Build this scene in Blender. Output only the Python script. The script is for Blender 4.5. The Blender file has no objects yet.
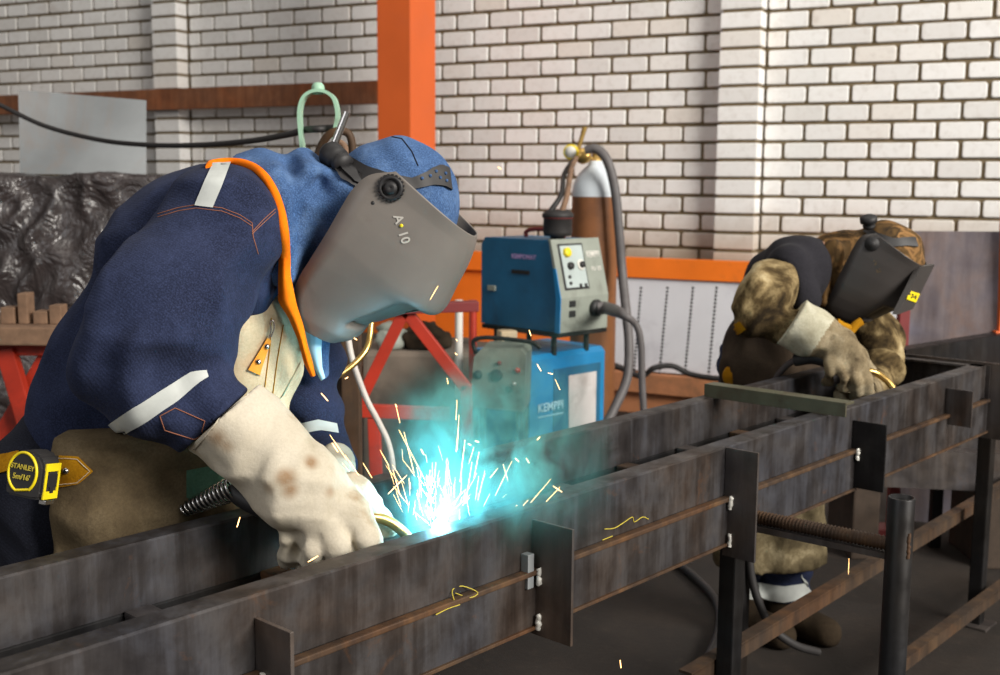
ARC_E, WIN_E, ROOF_E, FRONT_FILL_E, WORLD_E, EXPO = 4.4, 1550.0, 80.0, 60.0, 0.17, 0.28
SM_CORE, SM_K = 26.0, 2.2
import bpy, bmesh, math, random
import numpy as np
from mathutils import Vector, Matrix, Euler
from mathutils.bvhtree import BVHTree

random.seed(7)
rng = np.random.default_rng(11)
SC = bpy.context.scene
COL = SC.collection
R = math.radians

# ------------------------------------------------------------------ camera
F = 1150.0                      # focal length in pixels of the 1000 x 675 frame
CAMZ = 1.38
PITCH, ROLL = R(7.7), R(0.4)
cam_d = bpy.data.cameras.new('camera')
cam_d.sensor_width = 36.0
cam_d.lens = 36.0 * F / 1000.0
cam = bpy.data.objects.new('camera', cam_d)
COL.objects.link(cam)
ROT = (Matrix.Rotation(math.pi / 2 - PITCH, 4, 'X') @ Matrix.Rotation(ROLL, 4, 'Z'))
cam.matrix_world = Matrix.Translation((0, 0, CAMZ)) @ ROT
SC.camera = cam
cam_d.dof.use_dof = True
cam_d.dof.focus_distance = 1.85
cam_d.dof.aperture_fstop = 6.5
cam_d.clip_start = 0.05
CAM = Vector((0, 0, CAMZ))
R3 = ROT.to_3x3()


def ray(x, y):
    return R3 @ Vector(((x - 500) / F, (337.5 - y) / F, -1.0))


def P(x, y, Y):
    """the point seen at pixel (x, y) whose distance ahead of the camera is Y metres"""
    d = ray(x, y)
    return CAM + d * (Y / d.y)


def PZ(x, y, Z):
    """the point seen at pixel (x, y) at height Z"""
    d = ray(x, y)
    return CAM + d * ((Z - CAMZ) / d.z)


def PX(p):
    """pixel of a world point"""
    q = R3.transposed() @ (Vector(p) - CAM)
    return (500 + F * q.x / -q.z, 337.5 - F * q.y / -q.z)


def pr(r, Y):
    """r pixels at distance Y, in metres"""
    return r * Y / F


# ------------------------------------------------------------------ objects
def link(name, me, mat=None, parent=None, loc=None):
    o = bpy.data.objects.new(name, me)
    COL.objects.link(o)
    if mat is not None and me is not None:
        for m in (mat if isinstance(mat, (list, tuple)) else [mat]):
            me.materials.append(m)
    if parent is not None:
        o.parent = parent
        base = root_loc(parent)
    else:
        base = Vector(loc) if loc is not None else Vector((0, 0, 0))
        o.location = base
    if me is not None and base.length > 0:
        me.transform(Matrix.Translation(-base))
    return o


def root_loc(o):
    while o.parent is not None:
        o = o.parent
    return o.location.copy()


def tag(o, label=None, cat=None, group=None, kind=None):
    if label: o['label'] = label
    if cat: o['category'] = cat
    if group: o['group'] = group
    if kind: o['kind'] = kind
    return o


def thing(name, label, cat, loc, group=None):
    o = bpy.data.objects.new(name, None)
    COL.objects.link(o)
    o.location = Vector(loc)
    o.empty_display_size = 0.1
    return tag(o, label, cat, group)


class MB:
    """collects vertices and faces in world coordinates"""
    def __init__(s):
        s.v = []; s.f = []; s.sm = []

    def add(s, vs, fs, smooth=False):
        n = len(s.v)
        s.v += [tuple(v) for v in vs]
        s.f += [tuple(i + n for i in f) for f in fs]
        s.sm += [smooth] * len(fs)
        return s

    def box(s, c, ax, ay, az, bev=0.0):
        """box centred at c with half-axis vectors ax, ay, az, edges chamfered by bev"""
        c, ax, ay, az = (Vector(q) for q in (c, ax, ay, az))
        if bev <= 0:
            vs = [c + ax * i + ay * j + az * k for i in (-1, 1) for j in (-1, 1) for k in (-1, 1)]
            fs = [(0, 1, 3, 2), (4, 6, 7, 5), (0, 4, 5, 1), (2, 3, 7, 6), (0, 2, 6, 4), (1, 5, 7, 3)]
            return s.add(vs, fs)
        bm = bmesh.new()
        vs = [bm.verts.new(c + ax * i + ay * j + az * k) for i in (-1, 1) for j in (-1, 1) for k in (-1, 1)]
        for f in [(0, 1, 3, 2), (4, 6, 7, 5), (0, 4, 5, 1), (2, 3, 7, 6), (0, 2, 6, 4), (1, 5, 7, 3)]:
            bm.faces.new([vs[i] for i in f])
        b = min(bev, 0.45 * 2 * min(ax.length, ay.length, az.length))
        bmesh.ops.bevel(bm, geom=bm.edges[:], offset=b, segments=2, affect='EDGES', profile=0.6)
        bm.verts.index_update()
        s.add([v.co.copy() for v in bm.verts], [[v.index for v in f.verts] for f in bm.faces])
        bm.free()
        return s

    def prism(s, pts, ext):
        """polygon pts (3D, planar) extruded by the vector ext"""
        n = len(pts); e = Vector(ext)
        a = [Vector(p) for p in pts]
        vs = a + [p + e for p in a]
        fs = [tuple(range(n)), tuple(range(2 * n - 1, n - 1, -1))]
        fs += [((i + 1) % n, i, n + i, n + (i + 1) % n) for i in range(n)]
        return s.add(vs, fs)

    def tube(s, pts, r, n=10, caps=True, smooth=True):
        pts = [Vector(p) for p in pts]
        rs = list(r) if hasattr(r, '__len__') else [r] * len(pts)
        up = None; rings = []
        for i, p in enumerate(pts):
            t = (pts[min(i + 1, len(pts) - 1)] - pts[max(i - 1, 0)])
            t = t.normalized() if t.length > 1e-9 else Vector((0, 0, 1))
            if up is None:
                up = t.orthogonal().normalized()
            up = (up - t * up.dot(t))
            up = up.normalized() if up.length > 1e-6 else t.orthogonal().normalized()
            sd = t.cross(up)
            rings.append([p + (up * math.cos(2 * math.pi * k / n) + sd * math.sin(2 * math.pi * k / n)) * rs[i] for k in range(n)])
        vs = [v for rg in rings for v in rg]
        fs = []
        for i in range(len(pts) - 1):
            for k in range(n):
                a = i * n + k; b = i * n + (k + 1) % n
                fs.append((a, b, b + n, a + n))
        s.add(vs, fs, smooth)
        if caps:
            s.add(rings[0], [tuple(range(n - 1, -1, -1))])
            s.add(rings[-1], [tuple(range(n))])
        return s

    def lathe(s, base, axis, prof, n=28, smooth=True):
        """prof = [(radius, distance along axis)]"""
        axis = Vector(axis).normalized(); base = Vector(base)
        u = axis.orthogonal().normalized(); w = axis.cross(u)
        vs = []; fs = []
        for r, h in prof:
            for k in range(n):
                a = 2 * math.pi * k / n
                vs.append(base + axis * h + (u * math.cos(a) + w * math.sin(a)) * max(r, 1e-5))
        for i in range(len(prof) - 1):
            for k in range(n):
                a = i * n + k; b = i * n + (k + 1) % n
                fs.append((a, b, b + n, a + n))
        s.add(vs, fs, smooth)
        return s

    def grid(s, G, smooth=True):
        """rectangular array of points"""
        nu, nv = len(G), len(G[0])
        vs = [p for row in G for p in row]
        fs = [(i * nv + j, i * nv + j + 1, (i + 1) * nv + j + 1, (i + 1) * nv + j) for i in range(nu - 1) for j in range(nv - 1)]
        return s.add(vs, fs, smooth)

    def mesh(s, name='m'):
        me = bpy.data.meshes.new(name)
        me.from_pydata([tuple(v) for v in s.v], [], s.f)
        me.polygons.foreach_set('use_smooth', s.sm)
        me.update()
        return me

    def build(s, name, mat, parent=None, loc=None, fix=True):
        me = s.mesh(name)
        if fix:
            bm = bmesh.new(); bm.from_mesh(me)
            bmesh.ops.recalc_face_normals(bm, faces=bm.faces[:])
            bm.to_mesh(me); bm.free()
        return link(name, me, mat, parent, loc)


def spline(pts, m=8):
    """Catmull-Rom through 3D points"""
    pts = [Vector(p) for p in pts]
    if len(pts) < 3:
        return [pts[0].lerp(pts[-1], i / m) for i in range(m + 1)]
    out = []
    q = [pts[0] * 2 - pts[1]] + pts + [pts[-1] * 2 - pts[-2]]
    for i in range(1, len(q) - 2):
        p0, p1, p2, p3 = q[i - 1:i + 3]
        for k in range(m):
            t = k / m
            out.append(0.5 * ((2 * p1) + (p2 - p0) * t + (2 * p0 - 5 * p1 + 4 * p2 - p3) * t * t + (3 * p1 - p0 - 3 * p2 + p3) * t ** 3))
    out.append(pts[-1])
    return out


# ------------------------------------------------------------------ signed distance shapes -> one continuous mesh
class SDF:
    def __init__(s, lo, hi, res):
        s.lo = np.array(lo, dtype=np.float32); s.res = res
        n = np.ceil((np.array(hi) - np.array(lo)) / res).astype(int) + 1
        ax = [s.lo[i] + res * np.arange(n[i], dtype=np.float32) for i in range(3)]
        s.X, s.Y, s.Z = np.meshgrid(*ax, indexing='ij')
        s.d = np.full(s.X.shape, 9.0, dtype=np.float32)

    def cone(s, a, b, ra, rb):
        a = np.array(a, dtype=np.float32); b = np.array(b, dtype=np.float32)
        ab = b - a; L = max(float(ab @ ab), 1e-9)
        px, py, pz = s.X - a[0], s.Y - a[1], s.Z - a[2]
        h = np.clip((px * ab[0] + py * ab[1] + pz * ab[2]) / L, 0, 1)
        return np.sqrt((px - ab[0] * h) ** 2 + (py - ab[1] * h) ** 2 + (pz - ab[2] * h) ** 2) - (ra + (rb - ra) * h)

    def ell(s, c, r, rot=None):
        p = np.stack([s.X - c[0], s.Y - c[1], s.Z - c[2]], -1)
        if rot is not None:
            p = p @ np.array(rot, dtype=np.float32)          # columns of rot are the ellipsoid's axes
        r = np.array(r, dtype=np.float32)
        k0 = np.linalg.norm(p / r, axis=-1); k1 = np.linalg.norm(p / (r * r), axis=-1)
        return k0 * (k0 - 1) / np.maximum(k1, 1e-6)

    def add(s, d, k=0.02):
        if k <= 0:
            s.d = np.minimum(s.d, d)
        else:
            h = np.clip(0.5 + 0.5 * (s.d - d) / k, 0, 1)
            s.d = s.d * (1 - h) + d * h - k * h * (1 - h)
        return s

    def sub(s, d, k=0.01):
        h = np.clip(0.5 - 0.5 * (s.d + d) / k, 0, 1)
        s.d = s.d * (1 - h) - d * h + k * h * (1 - h)
        return s

    def cut(s, p, n):
        """keep the side the normal n points away from"""
        n = Vector(n).normalized(); p = Vector(p)
        s.d = np.maximum(s.d, (s.X - p.x) * n.x + (s.Y - p.y) * n.y + (s.Z - p.z) * n.z)
        return s

    def noise(s, scale, amp, seed=0, ridge=False, mask=None):
        sc = scale if hasattr(scale, '__len__') else (scale,) * 3
        n = vnoise(s.X * sc[0], s.Y * sc[1], s.Z * sc[2], seed)
        if ridge:
            n = 1 - np.abs(n) * 2.2
        m = 1.0 if mask is None else mask
        s.d = s.d - (n * amp * m).astype(np.float32)
        return s

    def folds(s, origin, axis, freq, amp, mask=None, warp=6.0, seed=3, wa=1.2):
        """cloth folds running across `axis`"""
        a = Vector(axis).normalized()
        t = (s.X - origin[0]) * a.x + (s.Y - origin[1]) * a.y + (s.Z - origin[2]) * a.z
        w = vnoise(s.X * warp, s.Y * warp, s.Z * warp, seed) * wa
        f = np.sin(t * freq + w * 3.0)
        f = np.sign(f) * np.abs(f) ** 0.8
        m = 1.0 if mask is None else mask
        s.d = s.d - (f * amp * m).astype(np.float32)
        return s

    def near(s, c, r):
        c = Vector(c)
        q = (s.X - c.x) ** 2 + (s.Y - c.y) ** 2 + (s.Z - c.z) ** 2
        return np.exp(-q / (r * r)).astype(np.float32)

    def mesh(s, name='body', smooth=1):
        d = s.d; nx, ny, nz = d.shape
        ins = d < 0
        c = [ins[i:nx - 1 + i, j:ny - 1 + j, k:nz - 1 + k] for i in (0, 1) for j in (0, 1) for k in (0, 1)]
        tot = sum(q.astype(np.int8) for q in c)
        I = np.argwhere((tot > 0) & (tot < 8))
        idx = np.full((nx - 1, ny - 1, nz - 1), -1, dtype=np.int64)
        idx[I[:, 0], I[:, 1], I[:, 2]] = np.arange(len(I))
        acc = np.zeros((len(I), 3)); cnt = np.zeros(len(I))
        offs = [(i, j, k) for i in (0, 1) for j in (0, 1) for k in (0, 1)]
        for a in range(8):
            for b in range(a + 1, 8):
                oa, ob = np.array(offs[a]), np.array(offs[b])
                if np.abs(oa - ob).sum() != 1:
                    continue
                da = d[I[:, 0] + oa[0], I[:, 1] + oa[1], I[:, 2] + oa[2]]
                db = d[I[:, 0] + ob[0], I[:, 1] + ob[1], I[:, 2] + ob[2]]
                m = (da < 0) != (db < 0)
                t = np.where(m, da / np.where(np.abs(da - db) < 1e-9, 1, da - db), 0)
                acc += np.where(m[:, None], oa + (ob - oa) * t[:, None], 0); cnt += m
        V = s.lo + (I + acc / np.maximum(cnt, 1)[:, None]) * s.res
        faces = []
        for axn in range(3):
            sl0 = [slice(1, -1)] * 3; sl1 = [slice(1, -1)] * 3
            sl0[axn] = slice(0, -1); sl1[axn] = slice(1, None)
            A = ins[tuple(sl0)]; B = ins[tuple(sl1)]
            E = np.argwhere(A != B)
            if not len(E):
                continue
            flip = A[E[:, 0], E[:, 1], E[:, 2]]
            off = np.ones(3, dtype=int); off[axn] = 0
            E = E + off
            u, w = (axn + 1) % 3, (axn + 2) % 3
            q = []
            for du, dw in ((-1, -1), (0, -1), (0, 0), (-1, 0)):
                C = E.copy(); C[:, u] += du; C[:, w] += dw
                q.append(idx[C[:, 0], C[:, 1], C[:, 2]])
            q = np.stack(q, 1)
            q[~flip] = q[~flip][:, ::-1]
            faces.append(q)
        Fq = np.concatenate(faces)
        Fq = Fq[(Fq >= 0).all(1)]
        for _ in range(smooth):                              # light relaxation
            sm = np.zeros_like(V); n = np.zeros(len(V))
            for a, b in ((0, 1), (1, 2), (2, 3), (3, 0)):
                np.add.at(sm, Fq[:, a], V[Fq[:, b]]); np.add.at(n, Fq[:, a], 1)
                np.add.at(sm, Fq[:, b], V[Fq[:, a]]); np.add.at(n, Fq[:, b], 1)
            V = 0.4 * V + 0.6 * sm / np.maximum(n, 1)[:, None]
        me = bpy.data.meshes.new(name)
        me.vertices.add(len(V)); me.vertices.foreach_set('co', V.astype(np.float32).ravel())
        me.loops.add(len(Fq) * 4); me.loops.foreach_set('vertex_index', Fq.astype(np.int32).ravel())
        me.polygons.add(len(Fq)); me.polygons.foreach_set('loop_start', np.arange(0, len(Fq) * 4, 4, dtype=np.int32))
        me.polygons.foreach_set('use_smooth', np.ones(len(Fq), dtype=bool))
        me.update(calc_edges=True)
        return me


def vnoise(x, y, z, seed=0):
    """smooth value noise in -1..1"""
    x = x + 1000.3; y = y + 1000.7; z = z + 1000.1
    xi = np.floor(x).astype(np.int64); yi = np.floor(y).astype(np.int64); zi = np.floor(z).astype(np.int64)
    fx, fy, fz = x - xi, y - yi, z - zi
    fx, fy, fz = (t * t * (3 - 2 * t) for t in (fx, fy, fz))
    def h(a, b, c):
        n = (a * 374761393 + b * 668265263 + c * 2147483647 + seed * 974711) & 0x7fffffff
        n = ((n ^ (n >> 13)) * 1274126177) & 0x7fffffff
        return ((n ^ (n >> 16)) & 0xffff) / 32767.5 - 1.0
    def L(a, b, t): return a + (b - a) * t
    return L(L(L(h(xi, yi, zi), h(xi + 1, yi, zi), fx), L(h(xi, yi + 1, zi), h(xi + 1, yi + 1, zi), fx), fy),
             L(L(h(xi, yi, zi + 1), h(xi + 1, yi, zi + 1), fx), L(h(xi, yi + 1, zi + 1), h(xi + 1, yi + 1, zi + 1), fx), fy), fz)


def bvh_of(*mes):
    vs, fs = [], []
    for me in mes:
        n = len(vs)
        vs += [v.co.copy() for v in me.vertices]
        fs += [[i + n for i in p.vertices] for p in me.polygons]
    return BVHTree.FromPolygons(vs, fs)


def hit(bvh, x, y, lift=0.0, Y=None):
    """where the sight line through pixel (x, y) meets a surface, lifted off it"""
    d = ray(x, y).normalized()
    p, n, i, t = bvh.ray_cast(CAM, d)
    if p is None:
        q = P(x, y, Y) if Y else None
        if q is None:
            pp, n, i, t = bvh.find_nearest(CAM + d * 1.9)
            return pp + n * lift
        pp, n, i, t = bvh.find_nearest(q)
        return pp + n * lift
    if n.dot(d) > 0: n = -n
    return p + n * lift


def lerp2(poly, t):
    """point at parameter t (0..1, by length) on a 2D polyline"""
    seg = [math.dist(poly[i], poly[i + 1]) for i in range(len(poly) - 1)]
    L = sum(seg) * t
    for i, s_ in enumerate(seg):
        if L <= s_ or i == len(seg) - 1:
            k = L / s_ if s_ else 0
            return (poly[i][0] + (poly[i + 1][0] - poly[i][0]) * k, poly[i][1] + (poly[i + 1][1] - poly[i][1]) * k)
        L -= s_


def strip(bvh, A, B, nu, nv, lift=0.003, thick=0.003, Y=None, smooth=True):
    """a piece of cloth or sheet lying on a surface between the outlines A and B"""
    G = []
    for i in range(nu + 1):
        a = lerp2(A, i / nu); b = lerp2(B, i / nu)
        G.append([hit(bvh, a[0] + (b[0] - a[0]) * j / nv, a[1] + (b[1] - a[1]) * j / nv, lift, Y) for j in range(nv + 1)])
    mb = MB(); mb.grid(G, smooth)
    # rim down into the surface gives it thickness
    rim = [G[0][j] for j in range(nv + 1)] + [G[i][nv] for i in range(1, nu + 1)] + [G[nu][j] for j in range(nv - 1, -1, -1)] + [G[i][0] for i in range(nu - 1, 0, -1)]
    c = Vector((0, 0, 0))
    for q in rim: c += q
    low = [q + (q - CAM).normalized() * (thick + lift) for q in rim]
    n = len(rim)
    mb.add(rim + low, [(i, (i + 1) % n, n + (i + 1) % n, n + i) for i in range(n)], False)
    return mb


def line_on(bvh, pts, r, lift=0.001, m=6, n=6, Y=None, mb=None):
    """thin cord following a surface along pixel points"""
    out = []
    for i in range(len(pts) - 1):
        for k in range(m):
            t = k / m
            out.append(hit(bvh, pts[i][0] + (pts[i + 1][0] - pts[i][0]) * t, pts[i][1] + (pts[i + 1][1] - pts[i][1]) * t, lift, Y))
    out.append(hit(bvh, pts[-1][0], pts[-1][1], lift, Y))
    mb = mb or MB()
    return mb.tube(out, r, n)


def text_mesh(body, size=1.0, extrude=0.0, bold=False):
    cu = bpy.data.curves.new('lettering', 'FONT')
    cu.body = body; cu.size = size; cu.extrude = extrude
    cu.align_x = 'CENTER'; cu.align_y = 'CENTER'
    cu.resolution_u = 3
    if bold: cu.offset = 0.02 * size
    o = bpy.data.objects.new('lettering', cu)
    COL.objects.link(o)
    dg = bpy.context.evaluated_depsgraph_get()
    me = bpy.data.meshes.new_from_object(o.evaluated_get(dg))
    bpy.data.objects.remove(o); bpy.data.curves.remove(cu)
    return me


def text_at(name, body, c, right, up, size, mat, parent, bold=False, sx=1.0):
    """flat lettering centred at c"""
    me = text_mesh(body, size, 0.0004, bold)
    r = Vector(right).normalized(); u = Vector(up); u = (u - r * u.dot(r)).normalized(); n = r.cross(u)
    M = Matrix(((r.x * sx, u.x, n.x, c[0]), (r.y * sx, u.y, n.y, c[1]), (r.z * sx, u.z, n.z, c[2]), (0, 0, 0, 1)))
    me.transform(M)
    return link(name, me, mat, parent)


def text_on(name, bvh, body, cx, cy, ang, h, mat, parent, lift=0.0015, bold=False, sx=1.0):
    """lettering printed on a curved surface, centred at a pixel, h pixels high"""
    me = text_mesh(body, h, 0.0, bold)
    ca, sa = math.cos(ang), math.sin(ang)
    for v in me.vertices:
        a, b = v.co.x * sx, v.co.y
        v.co = hit(bvh, cx + a * ca + b * sa, cy + a * sa - b * ca, lift)
    return link(name, me, mat, parent)


# ------------------------------------------------------------------ materials
class NT:
    def __init__(s, name):
        s.m = bpy.data.materials.new(name); s.m.use_nodes = True
        s.t = s.m.node_tree; s.b = s.t.nodes['Principled BSDF']

    def n(s, kind, **kw):
        q = s.t.nodes.new('ShaderNode' + kind)
        for k, v in kw.items():
            if hasattr(q, k) and not isinstance(getattr(type(q), k, None), property) and k not in q.inputs.keys():
                setattr(q, k, v)
        for k, v in kw.items():
            kk = k.replace('_', ' ')
            if kk in q.inputs.keys(): q.inputs[kk].default_value = v
        return q

    def l(s, a, b): s.t.links.new(a, b)

    def coord(s, scale=(1, 1, 1), kind='Object'):
        tc = s.t.nodes.new('ShaderNodeTexCoord'); mp = s.t.nodes.new('ShaderNodeMapping')
        mp.inputs['Scale'].default_value = scale
        s.l(tc.outputs[kind], mp.inputs['Vector'])
        return mp.outputs['Vector']

    def noise(s, vec, scale, detail=4, rough=0.55, dist=0.0):
        q = s.t.nodes.new('ShaderNodeTexNoise')
        q.inputs['Scale'].default_value = scale; q.inputs['Detail'].default_value = detail
        q.inputs['Roughness'].default_value = rough; q.inputs['Distortion'].default_value = dist
        s.l(vec, q.inputs['Vector'])
        return q.outputs['Fac']

    def ramp(s, fac, stops, interp='LINEAR'):
        q = s.t.nodes.new('ShaderNodeValToRGB'); q.color_ramp.interpolation = interp
        e = q.color_ramp.elements
        while len(e) < len(stops): e.new(0.5)
        for i, (p, c) in enumerate(stops):
            e[i].position = p; e[i].color = (*c, 1) if len(c) == 3 else c
        s.l(fac, q.inputs['Fac'])
        return q.outputs['Color']

    def mix(s, fac, a, b, mode='MIX'):
        q = s.t.nodes.new('ShaderNodeMix'); q.data_type = 'RGBA'; q.blend_type = mode
        for val, i in ((fac, 0), (a, 6), (b, 7)):
            if hasattr(val, 'links'): s.l(val, q.inputs[i])
            elif isinstance(val, tuple): q.inputs[i].default_value = (*val, 1) if len(val) == 3 else val
            else: q.inputs[i].default_value = val
        return q.outputs[2]

    def math(s, op, a, b=0.0):
        q = s.t.nodes.new('ShaderNodeMath'); q.operation = op
        for val, i in ((a, 0), (b, 1)):
            if hasattr(val, 'links'): s.l(val, q.inputs[i])
            else: q.inputs[i].default_value = val
        return q.outputs[0]

    def bump(s, h, strength=0.3, dist=0.002, prev=None):
        q = s.t.nodes.new('ShaderNodeBump'); q.inputs['Strength'].default_value = strength
        q.inputs['Distance'].default_value = dist
        s.l(h, q.inputs['Height'])
        if prev is not None: s.l(prev, q.inputs['Normal'])
        return q.outputs['Normal']

    def done(s, color=None, rough=0.6, metal=0.0, normal=None, spec=None, sheen=0.0):
        for key, val in (('Base Color', color), ('Roughness', rough), ('Metallic', metal)):
            if val is None: continue
            if hasattr(val, 'links'): s.l(val, s.b.inputs[key])
            else: s.b.inputs[key].default_value = (*val, 1) if isinstance(val, tuple) else val
        if normal is not None: s.l(normal, s.b.inputs['Normal'])
        if spec is not None: s.b.inputs['Specular IOR Level'].default_value = spec
        if sheen: s.b.inputs['Sheen Weight'].default_value = sheen
        return s.m


def lin(r, g, b):
    """8-bit sRGB to linear"""
    f = lambda c: (c / 255 / 12.92) if c <= 10 else ((c / 255 + 0.055) / 1.055) ** 2.4
    return (f(r), f(g), f(b))


def shade(c, k): return tuple(min(1.0, q * k) for q in c)


def m_plain(name, c, rough=0.5, metal=0.0, var=0.25, scale=14, bump=0.1, dirt=None, dirt_amt=0.5, spec=None):
    """painted or moulded surface with slight wear"""
    n = NT(name); v = n.coord()
    f = n.noise(v, scale, 5)
    col = n.ramp(f, [(0.3, shade(c, 1 - var)), (0.7, shade(c, 1 + var * 0.6))])
    if dirt is not None:
        g = n.noise(v, scale * 0.45, 8, 0.7, 0.6)
        col = n.mix(n.ramp(g, [(0.62 - 0.25 * dirt_amt, (0, 0, 0)), (0.8 - 0.2 * dirt_amt, (1, 1, 1))]), col, dirt)
    nb = n.bump(n.noise(v, scale * 9, 3), bump, 0.001)
    return n.done(col, rough, metal, nb, spec)


def m_denim(name, c1, c2, weave=900, fade=None):
    n = NT(name); v = n.coord()
    big = n.noise(v, 6, 6, 0.6, 0.3)
    col = n.ramp(big, [(0.32, c1), (0.7, c2)])
    if fade is not None:
        col = n.mix(n.ramp(n.noise(v, 16, 8, 0.7), [(0.5, (0, 0, 0)), (0.75, (0.8, 0.8, 0.8))]), col, fade)
    fine = n.noise(v, 420, 2, 0.6)
    col = n.mix(n.ramp(fine, [(0.42, (0, 0, 0)), (0.68, (0.55, 0.55, 0.55))]), col, shade(c2, 2.0))
    w = n.t.nodes.new('ShaderNodeTexWave'); w.wave_type = 'BANDS'; w.bands_direction = 'DIAGONAL'
    w.inputs['Scale'].default_value = weave / 10; w.inputs['Distortion'].default_value = 2.0
    n.l(v, w.inputs['Vector'])
    nb = n.bump(w.outputs['Fac'], 0.18, 0.001)
    nb = n.bump(n.noise(v, 38, 5, 0.6), 0.35, 0.004, nb)
    nb = n.bump(n.noise(v, 260, 2), 0.3, 0.001, nb)
    return n.done(col, 0.92, 0, nb, 0.15, 0.02)


def m_suede(name, stops, scale=9, stain=None, bump=0.4, fine=True, grain=0.3, spots=None):
    n = NT(name); v = n.coord()
    f = n.noise(v, scale, 7, 0.62, 0.4)
    col = n.ramp(f, stops)
    if stain is not None:
        g = n.noise(v, scale * 1.3, 5, 0.6, 0.2)
        col = n.mix(n.ramp(g, [(0.57, (0, 0, 0)), (0.68, (0.8, 0.8, 0.8))]), col, stain)
    if spots is not None:
        at = n.t.nodes.new('ShaderNodeAttribute'); at.attribute_name = 'stain'
        k_ = n.math('MULTIPLY', at.outputs['Fac'], n.math('ADD', n.noise(v, 60, 5, 0.7), 0.45))
        col = n.mix(n.ramp(k_, [(0.12, (0, 0, 0)), (0.85, (0.8, 0.8, 0.8))]), col, spots)
    if fine:
        col = n.mix(n.ramp(n.noise(v, 240, 3, 0.7), [(0.38, (grain,) * 3), (0.6, (0, 0, 0))]), col, shade(stops[0][1], 0.75))
    nb = n.bump(n.noise(v, 45, 6, 0.65), bump, 0.004)
    nb = n.bump(n.noise(v, 320, 2), 0.25, 0.001, nb)
    return n.done(col, 0.95, 0, nb, 0.12)


def m_steel(name, ramp_stops, streak=True, rough=0.45, metal=0.5, rust=0.3, axis=(1, 1, 1)):
    n = NT(name)
    v = n.coord()
    vs = n.coord((16, 16, 1.4))
    f1 = n.noise(v, 7, 8, 0.65, 0.4)
    f2 = n.noise(vs, 1.5, 6, 0.62, 0.3)
    fac = n.math('ADD', n.math('MULTIPLY', f1, 0.45), n.math('MULTIPLY', f2, 0.55))
    col = n.ramp(fac, ramp_stops)
    hue = n.ramp(n.noise(v, 3.2, 5, 0.6, 0.6), [(0.36, (0.86, 0.95, 1.12)), (0.52, (1, 1, 1)), (0.66, (1.18, 0.96, 0.78))])
    col = n.mix(0.9, col, hue, 'MULTIPLY')
    g = n.noise(v, 11, 9, 0.72, 0.8)
    col = n.mix(n.ramp(g, [(0.66 - 0.18 * rust, (0, 0, 0)), (0.84 - 0.1 * rust, (0.75, 0.75, 0.75))]), col, lin(112, 74, 42))
    rr = n.ramp(n.noise(v, 18, 6), [(0.3, (rough - 0.1,) * 3), (0.75, (rough + 0.25,) * 3)])
    nb = n.bump(n.noise(v, 90, 4, 0.6), 0.15, 0.001)
    nb = n.bump(n.noise(vs, 4, 4), 0.06, 0.002, nb)
    return n.done(col, rr, metal, nb)


def m_emit(name, c, strength):
    n = NT(name)
    n.b.inputs['Base Color'].default_value = (*c, 1)
    n.b.inputs['Emission Color'].default_value = (*c, 1)
    n.b.inputs['Emission Strength'].default_value = strength
    return n.m


M = {}
M['jacket'] = m_denim('navy_denim', lin(24, 29, 47), lin(38, 45, 69), fade=lin(50, 58, 86))
M['jacket_dark'] = m_denim('navy_trouser_cloth', lin(22, 24, 32), lin(32, 34, 44))
M['hood'] = m_denim('blue_denim', lin(42, 64, 100), lin(66, 92, 130), fade=lin(106, 134, 170))
M['glove'] = m_suede('cream_suede', [(0.28, lin(160, 150, 130)), (0.45, lin(188, 179, 160)), (0.75, lin(206, 198, 182))], 7, lin(150, 128, 98), 0.35, True, 0.15, lin(132, 98, 62))
M['bib'] = m_suede('pale_leather', [(0.3, lin(190, 168, 134)), (0.7, lin(222, 204, 172))], 7)
M['apron'] = m_suede('khaki_leather', [(0.30, lin(70, 59, 44)), (0.5, lin(98, 85, 64)), (0.72, lin(124, 111, 88))], 7, lin(78, 67, 52))
M['tab'] = m_suede('ochre_leather', [(0.3, lin(150, 100, 14)), (0.7, lin(190, 138, 24))], 18)
M['orange_cloth'] = m_suede('orange_cloth', [(0.3, lin(232, 106, 8)), (0.7, lin(248, 132, 20))], 20, None, 0.25, False)
M['strap_orange'] = m_plain('orange_leather', lin(236, 150, 20), 0.6, var=0.2)
M['reflect'] = m_plain('silver_reflective_tape', lin(186, 190, 186), 0.5, 0.0, 0.12, 30)
M['stitch'] = m_plain('brown_thread', lin(140, 88, 66), 0.9)
M['mask'] = m_plain('grey_mask_shell', lin(112, 106, 100), 0.5, 0.0, 0.12, 8, 0.12, lin(92, 84, 76), 0.35)
M['mask_dark'] = m_plain('black_mask_shell', lin(58, 54, 52), 0.42, 0, 0.15, 8, 0.08)
M['black'] = m_plain('black_plastic', lin(30, 29, 30), 0.58, 0, 0.2, 20)
M['rubber'] = m_plain('black_rubber', lin(40, 38, 38), 0.6, 0, 0.2, 30)
M['grey_hose'] = m_plain('grey_hose', lin(96, 92, 92), 0.55, 0, 0.15, 30)
M['white_cable'] = m_plain('pale_cable', lin(196, 188, 180), 0.5, 0, 0.1, 30)
M['glass_dark'] = m_plain('welding_glass', lin(70, 92, 84), 0.12, 0, 0.1, 5, 0.0)
M['chrome'] = m_plain('bright_steel', lin(200, 198, 196), 0.25, 1.0, 0.1, 20)
M['brass'] = m_plain('brass', lin(214, 176, 104), 0.3, 0.9, 0.15, 20)
M['brass_dark'] = m_plain('tarnished_brass', lin(176, 146, 84), 0.42, 0.8, 0.25, 25)
M['yellow'] = m_plain('yellow_plastic', lin(232, 208, 20), 0.45, 0, 0.1, 20)
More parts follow.
